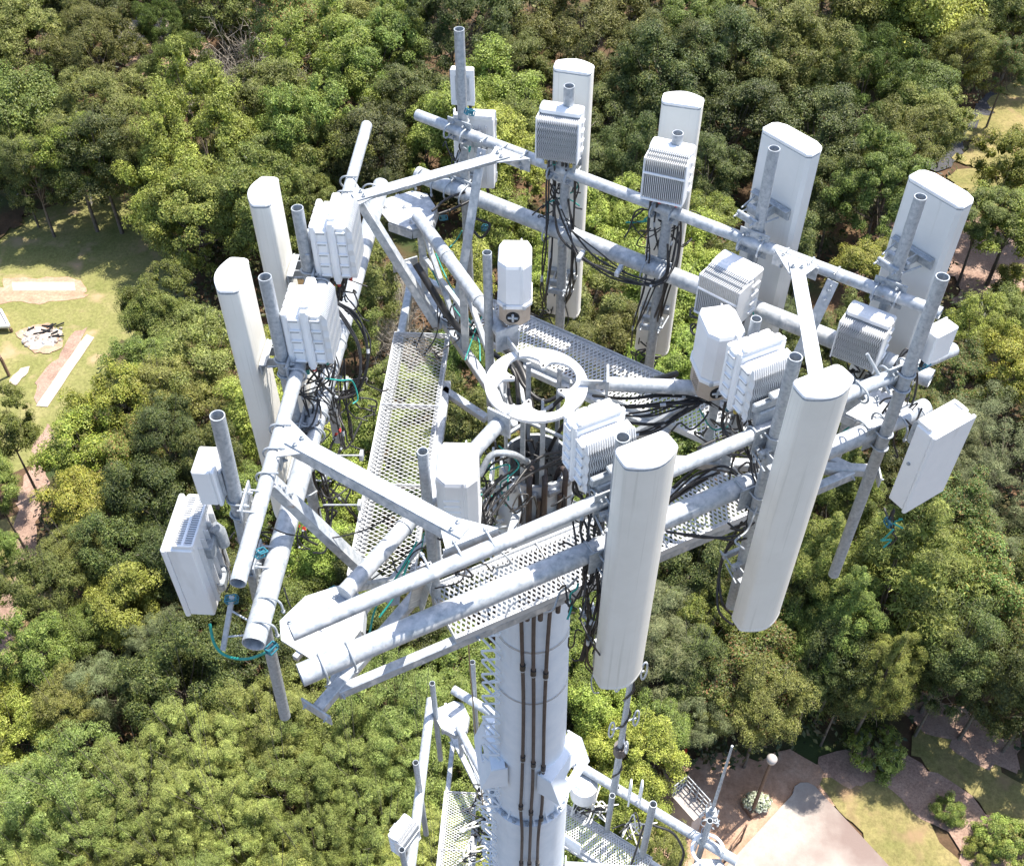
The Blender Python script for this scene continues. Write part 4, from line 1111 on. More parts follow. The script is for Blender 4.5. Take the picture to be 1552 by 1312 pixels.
def slab_radio(x, y, z0, az, wd, dp, h, label, bands, fin_front=True):
    """double-shell radio: two shells with a flange between, notched cheeks, finned outer faces; local +x outward"""
    t = tag(empty('radio_unit', (x, y, z0), R_(az)), label, 'radio unit', 'white double shell radio units')
    mb = MB(); mb.box((.0, 0, h/2), (.030, wd*1.04, h*1.06), .006); mb.box((.0, 0, h*1.05), (.05, wd*.86, .03), .008); mb.box((.0, 0, h*.5), (.045, wd*1.01, h*.98), .006); mb.build('flange', M_['white'], t)
    for sg, dd in ((1, dp*.46), (-1, dp*.40)):
        mb = MB(); ht_ = .86 if sg > 0 else .93; mb.box((sg*(.016+dd*.36), 0, h*(.045+ht_/2)), (dd*.70, wd*.98, h*ht_), .018); sh = mb.build('shell', M_['white'], t)
        f = MB(); nf = int(wd/.0125)
        if sg*(1 if fin_front else -1) > 0:
            for k in range(nf):
                yy = -wd*.47+wd*.94*k/(nf-1)
                m_ = 9; vs = []; fs = []
                for j in range(m_+1):
                    zz_ = .03+(h*(.87 if sg > 0 else .90))*j/m_; o_ = .0035*(1 if j % 2 else -1)
                    x0, x1 = sg*(.016+dd*.70), sg*(.016+dd*(1.0 if j < m_ else .8))
                    vs += [(x0, yy+o_-.0016, zz_), (x0, yy+o_+.0016, zz_), (x1, yy+o_+.0016, zz_), (x1, yy+o_-.0016, zz_)]
                for j in range(m_):
                    for q in range(4): fs.append((j*4+q, j*4+(q+1) % 4, j*4+4+(q+1) % 4, j*4+4+q))
                fs.append((m_*4+3, m_*4+2, m_*4+1, m_*4))
                f.add(vs, fs)
            f.build('heat_fins', M_['fin'], t, kind='stuff')
        else:
            for k in range(4): f.box((sg*(.016+dd*.80), wd*(-.36+.24*k), h*.5), (dd*.30, wd*.225, h*.9), .008)
            f.build('cover_ribs', M_['white'], t)
        for cheek in (-1, 1):
            for k in range(5):
                q = MB(); q.box((sg*(.016+dd*.36), cheek*(wd*.49+.003), h*(.13+.185*k)), (dd*.52, .012, .010), .002)
                q.build('cheek_rib', M_['white'], sh)
                q = MB(); q.box((sg*(.016+dd*.40), cheek*(wd*.49+.001), h*(.13+.185*k)-.012), (dd*.42, .006, .009), 0)
                q.build('slot', M_['galvd'], sh)
    mb = MB(); mb.box((dp*.50+.035, 0, h*.40), (.03, wd*.95, .055), .006); mb.box((dp*.50+.05, wd*.1, h*.55), (.05, wd*.55, .03), .006); mb.box((dp*.5+.03, 0, h*.15), (.05, wd*.7, .12), .008)
    mb.build('bracket', M_['galvd'], t)
    mb = MB(); mb.box((0, 0, .0), (dp*.5, wd*.6, .03), .004); mb.build('base_plate', M_['galv'], t)
    mb = MB(); mb.tube([(0, wd*.3, h*1.03), (0, wd*.3, h*1.11)], .014, 8); mb.build('breather_cap', M_['white'], t)
    connectors(t, [(dp*(-.18+.12*(k % 4)), wd*(-.35+.1*k)) for k in range(8)], -.012, bands, .07)
    return t
slab_radio(-1.19, -.335, .475, 180, .27, .25, .39, 'white double shell radio beside the nearest left antenna', ('red', 'teal', None), False)
slab_radio(-1.175, .385, .47, 180, .28, .25, .41, 'white double shell radio beside the farther left antenna, red cables below', ('red', 'red', None), False)
slab_radio(.325, -1.055, .43, -60, .27, .27, .37, 'white double shell radio right of the round ring', ('red', 'blue', 'yellow'))
slab_radio(1.125, -.565, .47, -60, .27, .27, .38, 'white double shell radio between the dome box and right antenna', ('blue', 'yellow', None))

# ------------------------------------------------------------------ dome topped junction boxes and their pipes
def dome_box(x, y, z0, az, label, tanbase=True, h=.36, wd=.20, dp=.27, ribs=False):
    t = tag(empty('junction_box', (x, y, z0), R_(az)), label, 'junction box', 'white dome topped junction boxes')
    def prof(k, e=0.0):
        c = .05
        return [(-dp/2*k+e, -wd/2*k+c*.5), (-dp/2*k+c, -wd/2*k), (dp/2*k-c, -wd/2*k), (dp/2*k, -wd/2*k+c), (dp/2*k, wd/2*k-c), (dp/2*k-c, wd/2*k), (-dp/2*k+c, wd/2*k), (-dp/2*k+e, wd/2*k-c*.5)]
    b0 = .17 if tanbase else .0
    mb = MB(); mb.prism(prof(1), b0, b0+h, .028, None, False); cv = mb.build('cover', M_['white'], t)
    mb = MB(); mb.prism(prof(1.06), b0-.012, b0+.022, .008); mb.build('rim', M_['white'], t)
    mb = MB(); mb.box((0, wd*.18, b0+h*.5), (dp*1.02, .008, h*1.02), .003); mb.build('seam_ridge', M_['white'], cv)
    if ribs:
        for k in range(5):
            mb = MB(); mb.box((dp/2+.001, -wd*.12, b0+.11+.045*k), (.008, wd*.42, .022), .004); mb.build('pressed_rib', M_['white'], cv)
    for yy in (-.06, .06):
        mb = MB(); mb.box((dp*.53, yy, b0+.012), (.014, .022, .03), .003); mb.build('latch', M_['yellow'] if yy > 0 and ribs else M_['galv'], t)
    if tanbase:
        mb = MB(); mb.prism(prof(.95), .0, b0-.013, .03); bs = mb.build('base', M_['tan'], t)
        mb = MB(); mb.tube([(dp*.475-.006, -.01, .09), (dp*.475+.004, -.01, .09)], .042, 20); mb.build('fan_opening', M_['hole'], bs)
        mb = MB(); mb.tube([(dp*.475+.004, -.01, .06), (dp*.475+.012, -.01, .12)], .008, 6); mb.tube([(dp*.475+.004, -.04, .09), (dp*.475+.012, .02, .092)], .008, 6); mb.build('fan_blade', M_['galv'], bs)
        mb = MB()
        for i in range(5):
            for j in range(6): mb.tube([(-.03+i*.018, wd*.474, .05+j*.015), (-.03+i*.018, wd*.478, .05+j*.015)], .005, 6)
            for j in range(6): mb.tube([(-.03+i*.018, -wd*.474, .05+j*.015), (-.03+i*.018, -wd*.478, .05+j*.015)], .005, 6)
        mb.build('vent_holes', M_['hole'], bs, kind='stuff')
    for yy in (-.05, 0, .05):
        mb = MB(); mb.tube([(-.03, yy, .01), (-.03, yy, -.06)], .014, 8); mb.build('cable_gland', M_['black'], t)
    mb = MB(); mb.box((-dp/2-.02, 0, b0+h*.3), (.04, .09, .12), .004); mb.build('bracket', M_['galvd'], t)
    return t
dome_box(-.165, .51, .04, -88, 'white dome topped box with tan base above the ring', True, .32, .20, .26)
dome_box(1.01, -.02, .0, -76, 'white dome topped box with tan base on the right arm', True, .36, .215, .27)
dome_box(-.365, -1.03, -.02, -88, 'white ribbed dome topped box on the near left arm', False, .43, .21, .29, True)
mast(-.325, .46, .50+.06, -.72, 120, 'thin grey pipe holding the dome box above the ring', .028, clamps=False)
mast(1.18, -.075, .60, -.72, 0, 'thin grey pipe between the right dome box and the radio', .03, clamps=False)
mast(-.515, -1.135, .60, -.75, 240, 'thin grey pipe left of the ribbed dome box', .028, clamps=False)

# ------------------------------------------------------------------ cabinets at the corners
def cabinet(x, y, z0, az, sx, sy, h, label, style):
    t = tag(empty('equipment_cabinet' if style != 'small' else 'equipment_box', (x, y, z0), R_(az)), label, 'cabinet' if style != 'small' else 'box')
    if style == 'small':
        mb = MB(); mb.box((sx*.14, 0, h/2), (sx*.68, sy, h), .008); mb.build('housing', M_['white'], t)
        mb = MB(); mb.box((-sx*.28, 0, h/2), (sx*.14, sy*1.03, h*1.02), .006); mb.build('cover', M_['white'], t)
        mb = MB(); mb.box((-sx*.42, 0, h*.5), (sx*.14, sy*.6, h*.7), .004); mb.build('bracket', M_['galv'], t)
        connectors(t, [(0, sy*k) for k in (-.3, 0, .3)], 0, (None,))
    else:
        mb = MB(); mb.box((sx*.06, 0, h/2), (sx*.62, sy*.94, h*.985), .006); mb.build('housing', M_['white'], t)
        mb = MB(); mb.box((sx*.43, 0, h/2), (sx*.14, sy, h*1.02), .008); mb.build('door', M_['white'], t)
        if style == 'vented':
            f = MB()
            for k in range(22): f.box((-sx*.02, sy*(-.40+.80*k/21), h*1.012), (sx*.42, .0045, .03), 0)
            f.build('vent_slats', M_['fin'], t, kind='stuff')
            mb = MB(); 
            mb.box((-sx*.26, 0, h*1.012), (.012, sy*.88, .036), .004); mb.box((sx*.21, 0, h*1.012), (.012, sy*.88, .036), .004)
            mb.box((-sx*.02, -sy*.43, h*1.012), (sx*.48, .012, .036), .004); mb.box((-sx*.02, sy*.43, h*1.012), (sx*.48, .012, .036), .004); mb.box((-sx*.02, 0, h*1.012), (.014, sy*.84, .034), .003)
            mb.build('vent_frame', M_['white'], t)
            mb = MB()
            for k in range(5):
                mb.box((-sx*.30, sy*(-.3+.15*k), h*.5), (.03, .006, h*.8), 0)
            mb.build('back_ribs', M_['fin'], t)
            for k in range(4):
                mb = MB(); mb.box((sx*.3, -sy*.5-.002, h*(.12+.25*k)), (.02, .006, .05), .002); mb.build('hinge', M_['galv'], t)
        else:
            mb = MB(); mb.box((-sx*.05, 0, h*1.0), (sx*.5, sy*.8, .012), .003)
            mb.box((-sx*.26, 0, h*1.01), (.02, sy*.86, .03), .004); mb.box((sx*.19, 0, h*1.01), (.02, sy*.86, .03), .004)
            mb.box((-sx*.04, -sy*.41, h*1.01), (sx*.42, .02, .03), .004); mb.box((-sx*.04, sy*.41, h*1.01), (sx*.42, .02, .03), .004)
            mb.build('top_frame', M_['white'], t)
            mb = MB(); mb.tube([(-sx*.02, -sy*.472, h*.55), (-sx*.02, -sy*.50, h*.55)], .010, 10); mb.build('lock', M_['galvd'], t)
        mb = MB(); mb.box((-sx*.36, 0, h*.18), (sx*.2, sy*.35, h*.12), .008); mb.build('bracket', M_['galvd'], t)
        mb = MB(); mb.box((-sx*.36, 0, h*.70), (sx*.2, sy*.35, h*.16), .008)
        mb.tube([(-sx*.42, -sy*.12, h*.86), (-sx*.55, -sy*.12, h*.80), (-sx*.55, -sy*.12, h*.6)], .03, 10); mb.build('bracket', M_['galvd'], t)
        connectors(t, [(-sx*.1, sy*k) for k in (-.3, -.1, .1)], 0, (None,))
    return t
cabinet(-1.635, -1.435, -.22, 180, .205, .36, .56, 'large white cabinet with slatted vent on top at the near left corner', 'vented')
cabinet(-1.47, -1.39, .53, 180, .13, .165, .24, 'small white box above the vented cabinet at the left corner', 'small')
cabinet(2.10, -.645, -.12, -54, .17, .31, .60, 'large plain white cabinet at the right corner', 'plain')
cabinet(2.065, -.305, .60, -54, .11, .16, .20, 'small white box above the plain cabinet at the right corner', 'small')
cabinet(-.605, 2.03, .58, 88, .07, .155, .26, 'small white box behind the tallest pipe at the top', 'small')
cabinet(-.545, 2.085, -.12, 88, .15, .30, .58, 'white cabinet seen from its ribbed back behind the far corner', 'vented')

# ================================================================== CABLES
def W(s):
    """'u,v,z ...' pixel and height triples to world points"""
    out = []
    for e in s.split():
        a, b, c = [float(k) for k in e.split(',')]
        out.append(tuple(P(a, b, c)))
    return out
def bundle(label, paths, n=1, r=.007, spread=.02, m='black', group=None, cat='cable', bands=None):
    t = tag(empty('cable_bundle' if len(paths)*n > 1 else 'cable', Vector(W(paths[0])[0])), label, cat, group)
    base = Vector(t.location)
    for p in paths:
        pw = [Vector(q)-base for q in W(p)]
        for k in range(n):
            off = [Vector(rng.normal(size=3))*spread*(.35 if i in (0, len(pw)-1) else 1.0) for i in range(len(pw))]
            r_ = r*(rng.uniform(.62, 1.0) if n > 1 else 1)
            sp_ = smooth_path([q+o_ for q, o_ in zip(pw, off)], 7)
            mb = MB(); mb.tube(sp_, r_, 7)
            c_ = mb.build('cable', M_[m], t)
            if n > 1 and len(sp_) > 8 and m == 'black':
                j = int(rng.integers(2, len(sp_)-3))
                mb = MB(); mb.tube(sp_[j:j+2], r_*1.5, 7); mb.build('cable_tie', M_['galv'] if rng.uniform() < .6 else M_['black'], c_)
                if bands:
                    for j in (0, 1):
                        a_ = sp_[j].lerp(sp_[j+1], .2); b_ = sp_[j].lerp(sp_[j+1], .7); mb = MB(); mb.tube([a_, b_], r_*1.35, 7); mb.build('tape_band', M_[bands], c_)
    return t
bundle('thick loop of black cables hanging beside the left antennas', ['505,455,.45 535,478,.35 556,520,.2 556,565,.05 535,600,-.1 500,598,-.1', '503,460,.45 528,490,.33 545,530,.18 542,575,.03 515,600,-.1 480,585,-.05'], 3, .008, .012)
bundle('black cables dropping behind the left face pipe', ['520,545,.1 522,590,-.1 530,640,-.3 535,668,-.45', '505,600,0 515,640,-.2 525,680,-.4 548,640,-.6', '480,600,.05 470,640,.05 462,665,.1'], 2, .007, .012)
bundle('tangled black cables between the left support rail and pipe', ['505,440,.4 498,520,.25 480,570,.15 458,590,.15 470,630,.1', '500,520,.2 510,560,.1 480,590,.1 500,620,0', '470,560,.3 490,590,.1 520,600,0 548,590,-.1', '462,600,.2 480,610,.1 478,640,.05 455,660,.1'], 2, .006, .015)
bundle('black cables hanging under the near left radio', ['473,700,-.1 480,730,-.25 492,770,-.45 500,800,-.6', '482,700,-.1 492,735,-.3 500,765,-.5', '500,740,-.3 520,760,-.5 540,785,-.7'], 2, .007, .01)
bundle('thin black lead looped from the walkway to the cabinet', ['600,775,.2 560,800,.05 500,815,-.02 440,810,.08 412,800,.2'], 1, .004, .0)
bundle('thin black lead across the near left corner', ['430,890,0 445,925,-.1 480,930,-.1 560,880,-.3 640,820,-.1'], 1, .004, .0)
for nm, c, lst in (('black cables down the pipe below the leftmost back radio', 'a', ['832,244,.57 830,285,.3 829,335,.1 824,385,-.15 820,440,-.5 828,462,-.8', '842,244,.57 840,285,.3 838,340,0 832,400,-.2 826,455,-.6', '858,244,.57 862,290,.3 868,350,.05 866,400,-.2 862,445,-.5 855,466,-.85', '872,244,.57 874,300,.3 872,360,0 870,410,-.25 866,440,-.5 850,470,-.8']),
                   ('black cables with red bands down the second back pipe', 'b', ['986,300,.57 984,345,.3 982,390,.1 975,440,-.2 960,490,-.5 955,525,-.8', '998,300,.57 992,345,.3 996,400,0 980,450,-.2 962,500,-.6', '1014,300,.57 1020,340,.3 1018,390,.1 1002,450,-.2 990,500,-.6 985,530,-.9', '1026,300,.57 1030,345,.3 1028,390,.1 1010,450,-.2 998,500,-.6 988,528,-.9'])):
    bundle(nm, lst, 2, .0075, .012, group='black cables down the back pipes')
bundle('black cables swooping between the two back radios over the face pipe', ['842,300,.3 858,345,.15 880,385,.05 920,405,.05 965,425,.02 1000,430,.05 1025,405,.1 1030,350,.3', '838,310,.3 850,360,.1 880,395,0 930,418,0 980,432,0 1008,418,.1 1012,370,.3', '866,350,.1 900,385,.05 950,412,.02 990,425,.05'], 2, .0075, .012)
for u_, v_, z_ in ((880, 388, .05), (938, 410, .04)):
    q = P(u_, v_, z_); mb = MB(); mb.box((0, 0, 0), (.03, .10, .035), .004, Matrix.Rotation(R_(-20), 3, 'Z')); tag(mb.build('cable_block', M_['galv'], None, q), 'pale clamp block on the swooping cables, %s one' % ('left' if u_ < 900 else 'right'), 'clamp', 'clamp blocks on the swooping cables')
bundle('fan of black cables under the right arm of the platform', ['900,600,-.25 950,605,-.12 1010,600,-.1 1060,605,-.1 1100,625,-.2', '905,615,-.3 960,615,-.15 1020,610,-.12 1065,610,-.1', '930,628,-.3 985,625,-.2 1030,615,-.15 1060,605,-.1', '880,640,-.4 930,640,-.3 1000,640,-.25 1045,618,-.15', '940,660,-.35 985,655,-.3 1030,632,-.2 1060,612,-.1'], 3, .008, .013)
bundle('thick black cable lying over the back walkway', ['945,588,-.2 985,578,-.3 1025,566,-.4'], 1, .022, .0)
bundle('fat black conduit sagging along the far left arm', ['630,400,-.1 655,440,-.25 680,480,-.45 705,503,-.55 745,508,-.5 790,560,-.5 805,620,-.6'], 1, .026, .0)
bundle('black cables inside the ring dropping into the pole', ['740,530,-.3 770,570,-.3 790,640,-.5 800,690,-.8', '780,560,-.3 800,590,-.35 830,600,-.35 860,590,-.3', '870,590,-.2 840,610,-.35 815,650,-.6 810,700,-.8', '800,700,-.85 790,640,-.4 770,600,-.3 765,560,-.3', '905,610,-.25 870,650,-.45 840,680,-.7 825,720,-1.0'], 1, .014, .02)
bundle('black and grey cables spilling from the pole mouth toward the ribbed box', ['850,690,-.55 800,700,-.45 760,730,-.35 735,760,-.25 722,800,-.3', '880,680,-.45 820,700,-.4 775,740,-.35 745,780,-.3 728,810,-.35', '850,700,-.6 790,720,-.5 750,750,-.4 735,800,-.4', '770,690,-.6 745,700,-.4 725,720,-.35', '760,720,-.5 740,740,-.4 730,790,-.3'], 2, .009, .014)
bundle('grey corrugated conduit arching left of the pole mouth', ['727,720,-.2 745,690,-.1 775,688,-.12 800,700,-.4'], 1, .02, .0, 'galvd')
bundle('thin grey leads between ring and ribbed box', ['745,640,-.1 730,660,-.1 722,690,-.15', '760,640,-.1 742,665,-.1 724,700,-.15'], 2, .005, .01, 'galvd')
bundle('black cables with red bands below the radio right of the ring', ['870,722,.38 876,745,.28 890,770,.2 893,800,.1 888,850,-.05 886,890,-.2', '885,730,.38 893,755,.25 905,790,.1 902,850,-.1 895,880,-.2', '900,725,.38 908,760,.2 912,800,.05 905,860,-.1 892,885,-.2'], 3, .008, .014)
bundle('black cables hanging left of the nearest front antenna', ['886,890,-.2 895,930,-.4 890,970,-.6 880,1000,-.75', '905,870,-.1 912,910,-.3 895,960,-.5 888,1000,-.8 900,1020,-.95', '910,900,-.2 905,940,-.4 885,980,-.65'], 3, .0075, .014)
bundle('black cables below the radio beside the right antenna', ['1118,615,.42 1122,640,.3 1128,670,.2 1140,700,.1 1150,750,0 1155,790,-.1', '1130,620,.42 1138,660,.25 1145,710,.1 1160,760,0', '1100,610,.4 1095,640,.25 1105,665,.2'], 3, .007, .012)
bundle('loop of black cables around the right end of the front face pipe', ['1020,740,-.3 1070,700,-.1 1110,685,0 1150,690,.05 1160,740,0 1150,790,-.15 1120,810,-.3 1060,812,-.4 1010,806,-.45', '1010,760,-.4 1060,720,-.2 1100,712,-.1 1135,735,-.1 1145,780,-.2 1115,800,-.35', '1000,770,-.4 1050,735,-.25 1090,715,-.15'], 2, .009, .014)
bundle('black leads looped below the right antenna', ['1125,790,-.3 1100,830,-.5 1088,880,-.7 1090,925,-.85 1108,945,-.95 1118,940,-.9', '1130,800,-.3 1095,850,-.6 1092,910,-.8 1112,935,-.9'], 1, .008, .005)
bundle('coil of black cable hanging left of the dome box on the right', ['1075,475,.1 1050,466,.1 1046,478,.1 1070,484,.1 1080,478,.1', '1078,500,.05 1052,492,.05 1050,505,.05 1070,512,.05'], 2, .007, .006)
bundle('black cables behind the plain cabinet at the right corner', ['1350,560,.3 1375,530,.4 1390,560,.3 1385,600,.1 1370,640,0', '1340,770,-.3 1345,790,-.3 1352,800,-.3'], 2, .007, .01)
bundle('black cables at the far corner behind the tallest pipe', ['655,320,0 680,300,0 705,290,.05', '665,325,0 690,315,0 712,305,0', '720,330,-.1 740,340,-.1 730,360,-.2 718,350,-.2'], 1, .01, .006)
bundle('bright teal ground wire hanging below the vented cabinet', ['318,945,-.2 325,975,-.3 342,993,-.35 375,998,-.3 412,985,-.15'], 1, .008, .0, 'teal')
bundle('teal ground wire along the near left arm', ['632,820,-.1 605,870,-.2 570,920,-.4 560,960,-.6', '620,850,-.1 600,900,-.3 575,935,-.4'], 1, .006, .004, 'teal')
bundle('teal ground wires along the far left arm', ['660,385,-.3 675,415,-.3 695,455,-.4 715,490,-.5', '655,410,-.3 670,440,-.4 700,480,-.5 725,510,-.55 728,548,-.6', '700,350,-.2 690,370,-.3 665,390,-.3', '735,470,-.3 722,500,-.5 705,545,-.6'], 1, .005, .006, 'teal')
bundle('teal ground wire at the right end of the platform', ['1270,660,-.2 1300,640,-.15 1320,652,-.1', '1060,620,-.1 1080,650,-.3 1110,645,-.3'], 1, .005, .0, 'teal')
bundle('teal ground wire beside the third back antenna', ['1140,470,.1 1146,490,0 1140,505,-.05'], 1, .005, 0, 'teal')
bundle('red taped cables under the farther left radio', ['500,402,.48 504,425,.4 508,450,.3 505,470,.2', '512,402,.48 513,425,.4 514,450,.3 508,470,.2', '524,402,.48 522,425,.4 516,455,.25'], 3, .007, .012, bands='red')
bundle('short cable tails with red tape near the left face pipe', ['455,795,-.2 450,812,-.25 458,828,-.3 470,832,-.3', '460,798,-.2 466,815,-.25 480,825,-.3'], 2, .006, .01, bands='red')
bundle('red taped cable tails below the left radios behind the face pipe', ['510,655,-.2 505,668,-.25 498,685,-.3', '515,650,-.2 520,668,-.25 512,690,-.3'], 2, .006, .01, bands='red')
# loose small leads around every radio and bracket
def mess(label, u_, v_, z_, su, sv, n, r=.0055, m='black', down=.25):
    t = tag(empty('cable_tangle', P(u_, v_, z_)), label, 'cables', 'tangled leads around the radios'); b0 = Vector(t.location)
    for i in range(n):
        p_ = []
        q_ = np.array([rng.normal()*su, rng.normal()*sv, rng.normal()*.05])
        for k in range(5):
            p_.append(Vector([float(c) for c in q_])); q_ = q_+rng.normal(size=3)*[su*.75, sv*.75, .05]+[0, 0, -down/5]
        mb = MB(); mb.tube(smooth_path(p_, 6), r*rng.uniform(.7, 1.2), 6)
        mm = m if rng.uniform() < .86 else ('galvd' if rng.uniform() < .6 else 'teal')
        mb.build('cable', M_[mm], t)
for a_ in (('tangled leads under the farther left radio', 505, 425, .35, .05, .06, 12), ('tangled leads under the nearest left radio', 478, 560, .3, .06, .06, 12),
           ('tangled leads where the left cable loop ends', 512, 600, -.05, .07, .07, 14), ('tangled leads behind the near left face pipe', 490, 740, -.35, .06, .07, 10),
           ('tangled leads at the foot of the leftmost back antenna', 845, 465, -.85, .07, .05, 10), ('tangled leads at the foot of the second back antenna', 970, 530, -.9, .07, .05, 10),
           ('tangled leads below the grooved back radio', 1000, 330, .3, .07, .04, 12), ('tangled leads below the leftmost back radio', 850, 275, .35, .07, .04, 10),
           ('tangled leads under the low radio at the right back', 1305, 560, -.05, .07, .06, 12), ('tangled leads between dome box and right radio', 1095, 640, .05, .07, .07, 14),
           ('tangled leads behind the right front antenna', 1150, 720, .0, .06, .08, 14), ('tangled leads under the radio right of the ring', 885, 745, .2, .05, .06, 14),
           ('tangled leads behind the nearest front antenna', 890, 880, -.2, .05, .07, 14), ('tangled leads low behind the nearest front antenna', 897, 970, -.6, .03, .04, 9),
           ('tangled leads inside the pole mouth', 800, 680, -.5, .07, .05, 7), ('tangled leads left of the pole mouth', 745, 760, -.4, .06, .08, 16), ('tangled leads above the ribbed dome box', 735, 690, -.2, .06, .07, 8),
           ('tangled leads along the far left arm', 700, 480, -.45, .09, .1, 12), ('tangled leads near the right end of the platform', 1370, 600, .1, .06, .06, 10), ('tangled leads near the near left corner junction', 690, 810, -.1, .08, .06, 12),
           ('tangled leads under the plain right cabinet', 1352, 782, -.2, .03, .03, 4), ('tangled leads on the far corner pipe', 700, 230, .3, .04, .05, 8), ('tangled leads by the vented cabinet bracket', 372, 800, .1, .05, .05, 8)):
    mess(*a_)
# snap-in clips of blue-green plastic
CL = [(395, 838, .3, 'on the left support rail'), (351, 908, -.04, 'under the vented cabinet'), (412, 982, -.12, 'at the open end of the left face pipe'), (490, 905, -.1, 'on the near left arm'), (504, 897, -.1, 'beside another on the near left arm'), (712, 170, .75, 'below the small box at the top'), (672, 330, -.2, 'on the far left arm'), (735, 345, -.2, 'below the far corner cabinet'), (1400, 553, .5, 'under the small right corner box'), (1348, 792, -.3, 'under the plain right corner cabinet'), (325, 733, .5, 'under the small left corner box'), (525, 970, -.5, 'low at the near left corner'), (640, 690, -.3, 'left of the ribbed dome box')]
for u_, v_, z_, wh in CL:
    q = P(u_, v_, z_); mb = MB(); 
    a = .028
    for e0, e1 in (((-1, -1), (1, -1)), ((1, -1), (1, 1)), ((1, 1), (-1, 1)), ((-1, 1), (-1, -1))):
        mb.bar((e0[0]*a, e0[1]*a*.6, -.015), (e1[0]*a, e1[1]*a*.6, -.015), .006, .006, 0)
        mb.bar((e0[0]*a, e0[1]*a*.6, .015), (e1[0]*a, e1[1]*a*.6, .015), .006, .006, 0)
        mb.bar((e0[0]*a, e0[1]*a*.6, -.015), (e0[0]*a, e0[1]*a*.6, .015), .006, .006, 0)
    mb.bar((-a, 0, 0), (a, 0, 0), .008, .02, 0)
    o = mb.build('cable_clip', M_['blue'], None, q); o.rotation_euler = (rng.uniform(-.6, .6), rng.uniform(-.6, .6), rng.uniform(0, 3))
    tag(o, 'blue green plastic cable clip '+wh, 'clip', 'blue green cable clips')
# threaded rods with square washers
for (a, lb) in (('490,765,-.35 545,765,-.3', 'threaded rod with square washer below the left face pipe'), ('500,690,-.2 548,690,-.2', 'short threaded rod beside the hanging black cables')):
    A, B = W(a)
    t = tag(empty('threaded_rod', A), lb, 'rod'); A = Vector(A); B = Vector(B)
    mb = MB(); mb.tube([(0, 0, 0), B-A], .006, 6); mb.build('rod', M_['galv'], t)
    mb = MB(); mb.box(B-A, (.02, .05, .05), .003); mb.build('washer', M_['galv'], t)
t = tag(empty('measuring_bracket', P(1330, 560, .55)), 'thin white rod crossing the right end of the front support rail', 'rod')
A = Vector(P(1314, 536, .62)); B = Vector(P(1348, 596, .40))
mb = MB(); mb.tube([A-Vector(t.location), B-Vector(t.location)], .009, 8); mb.build('rod', M_['galv'], t)
A = Vector(P(352, 903, -.02)); B = Vector(P(338, 985, -.30)); C_ = Vector(P(392, 945, -.08))
t = tag(empty('strut_channel', A), 'short galvanized strut hanging between the vented cabinet and the left face pipe', 'strut')
mb = MB(); mb.bar((0, 0, 0), B-A, .03, .012, .002); mb.build('channel', M_['galv'], t)
for k in (.25, .75):
    p_ = A.lerp(B, k); mb = MB(); mb.tube([p_-A, C_+Vector((0, 0, -.12*k))-A], .006, 6); mb.build('rod', M_['galv'], t)
# rope
A = W('707,905,-.8 712,1010,-3 722,1120,-5.2 733,1230,-7.4')
mb = MB(); mb.tube(A, .006, 6); tag(mb.build('rope', M_['rope']), 'thin brown rope hanging down left of the pole', 'rope')

# ------------------------------------------------------------------ on and around the lower platform
ZL = -7.37
def lowmast(u_, v_, dz, ln, label, r=.033):
    q = P(u_, v_, ZL+dz)
    return mast(float(q[0]), float(q[1]), ZL+dz, ZL+dz-ln, 0, label, r, clamps=False)
lowmast(655, 1035, .75, 1.9, 'thin grey pipe rising outside the left pipe of the lower platform')
lowmast(630, 1155, .75, 1.9, 'short grey pipe midway along the left side of the lower platform')
lowmast(609, 1287, .70, 1.9, 'thin grey pipe at the bottom edge left of the lower walkway')
lowmast(716, 1003, .75, 1.9, 'thin grey pipe close to the pole at the far corner of the lower platform')
lowmast(990, 1218, .75, 2.0, 'leaning looking grey pipe crossing the right walkway of the lower platform', .04)
lowmast(928, 1205, .3, 1.6, 'grey pipe below the dipole antenna on the right pipe')
lowmast(1076, 1243, .6, 1.5, 'grey pipe under the thin whip antenna')
q = P(612, 1262, ZL+.2)
finned_radio(float(q[0]), float(q[1]), ZL-.1, 150, .30, .2, .42, 'pale radio box on the lower platform at the bottom left', False)
q = P(885, 1195, ZL-.2)
t = tag(empty('microwave_drum', q, R_(-20)), 'pale drum shaped antenna right of the pole on the lower platform', 'antenna')
mb = MB(); mb.tube([(0, 0, -.14), (0, 0, .12)], .155, 24); mb.build('drum', M_['white'], t)
mb = MB(); mb.tube([(0, 0, .12), (0, 0, .15)], [.15, .08], 24); mb.tube([(-.2, 0, 0), (-.34, 0, 0)], .03, 10); mb.build('cap', M_['galv'], t)
for (u_, v_, z_, k) in ((905, 1228, -.45, 0), (958, 1258, -.3, 1), (885, 1222, -.6, 2), (724, 1290, -.5, 3), (728, 1250, -.5, 4), (726, 1218, -.4, 5)):
    base = Vector(P(u_, v_, ZL+z_))
    t = tag(empty('cable_tangle', base), ['pale tangled cables above the right lower walkway', 'pale tangled cables at the far end of the right lower walkway', 'pale cables heaped under the drum antenna', 'tangled cables beside the lower left walkway at the bottom edge', 'tangled cables between the lower left walkway and the pole', 'pale cables at the top of the lower left walkway'][k], 'cables', 'tangled cables on the lower platform')
    for j in range(6):
        pts = [rng.normal(size=3)*np.array([.11, .09, .05]) for _ in range(5)]
        pts = [Vector([float(c) for c in p_]) for p_ in pts]
        mb = MB(); mb.tube(smooth_path(pts, 5), .009, 6); mb.build('cable', M_['radome'] if j % 2 else M_['black'], t)
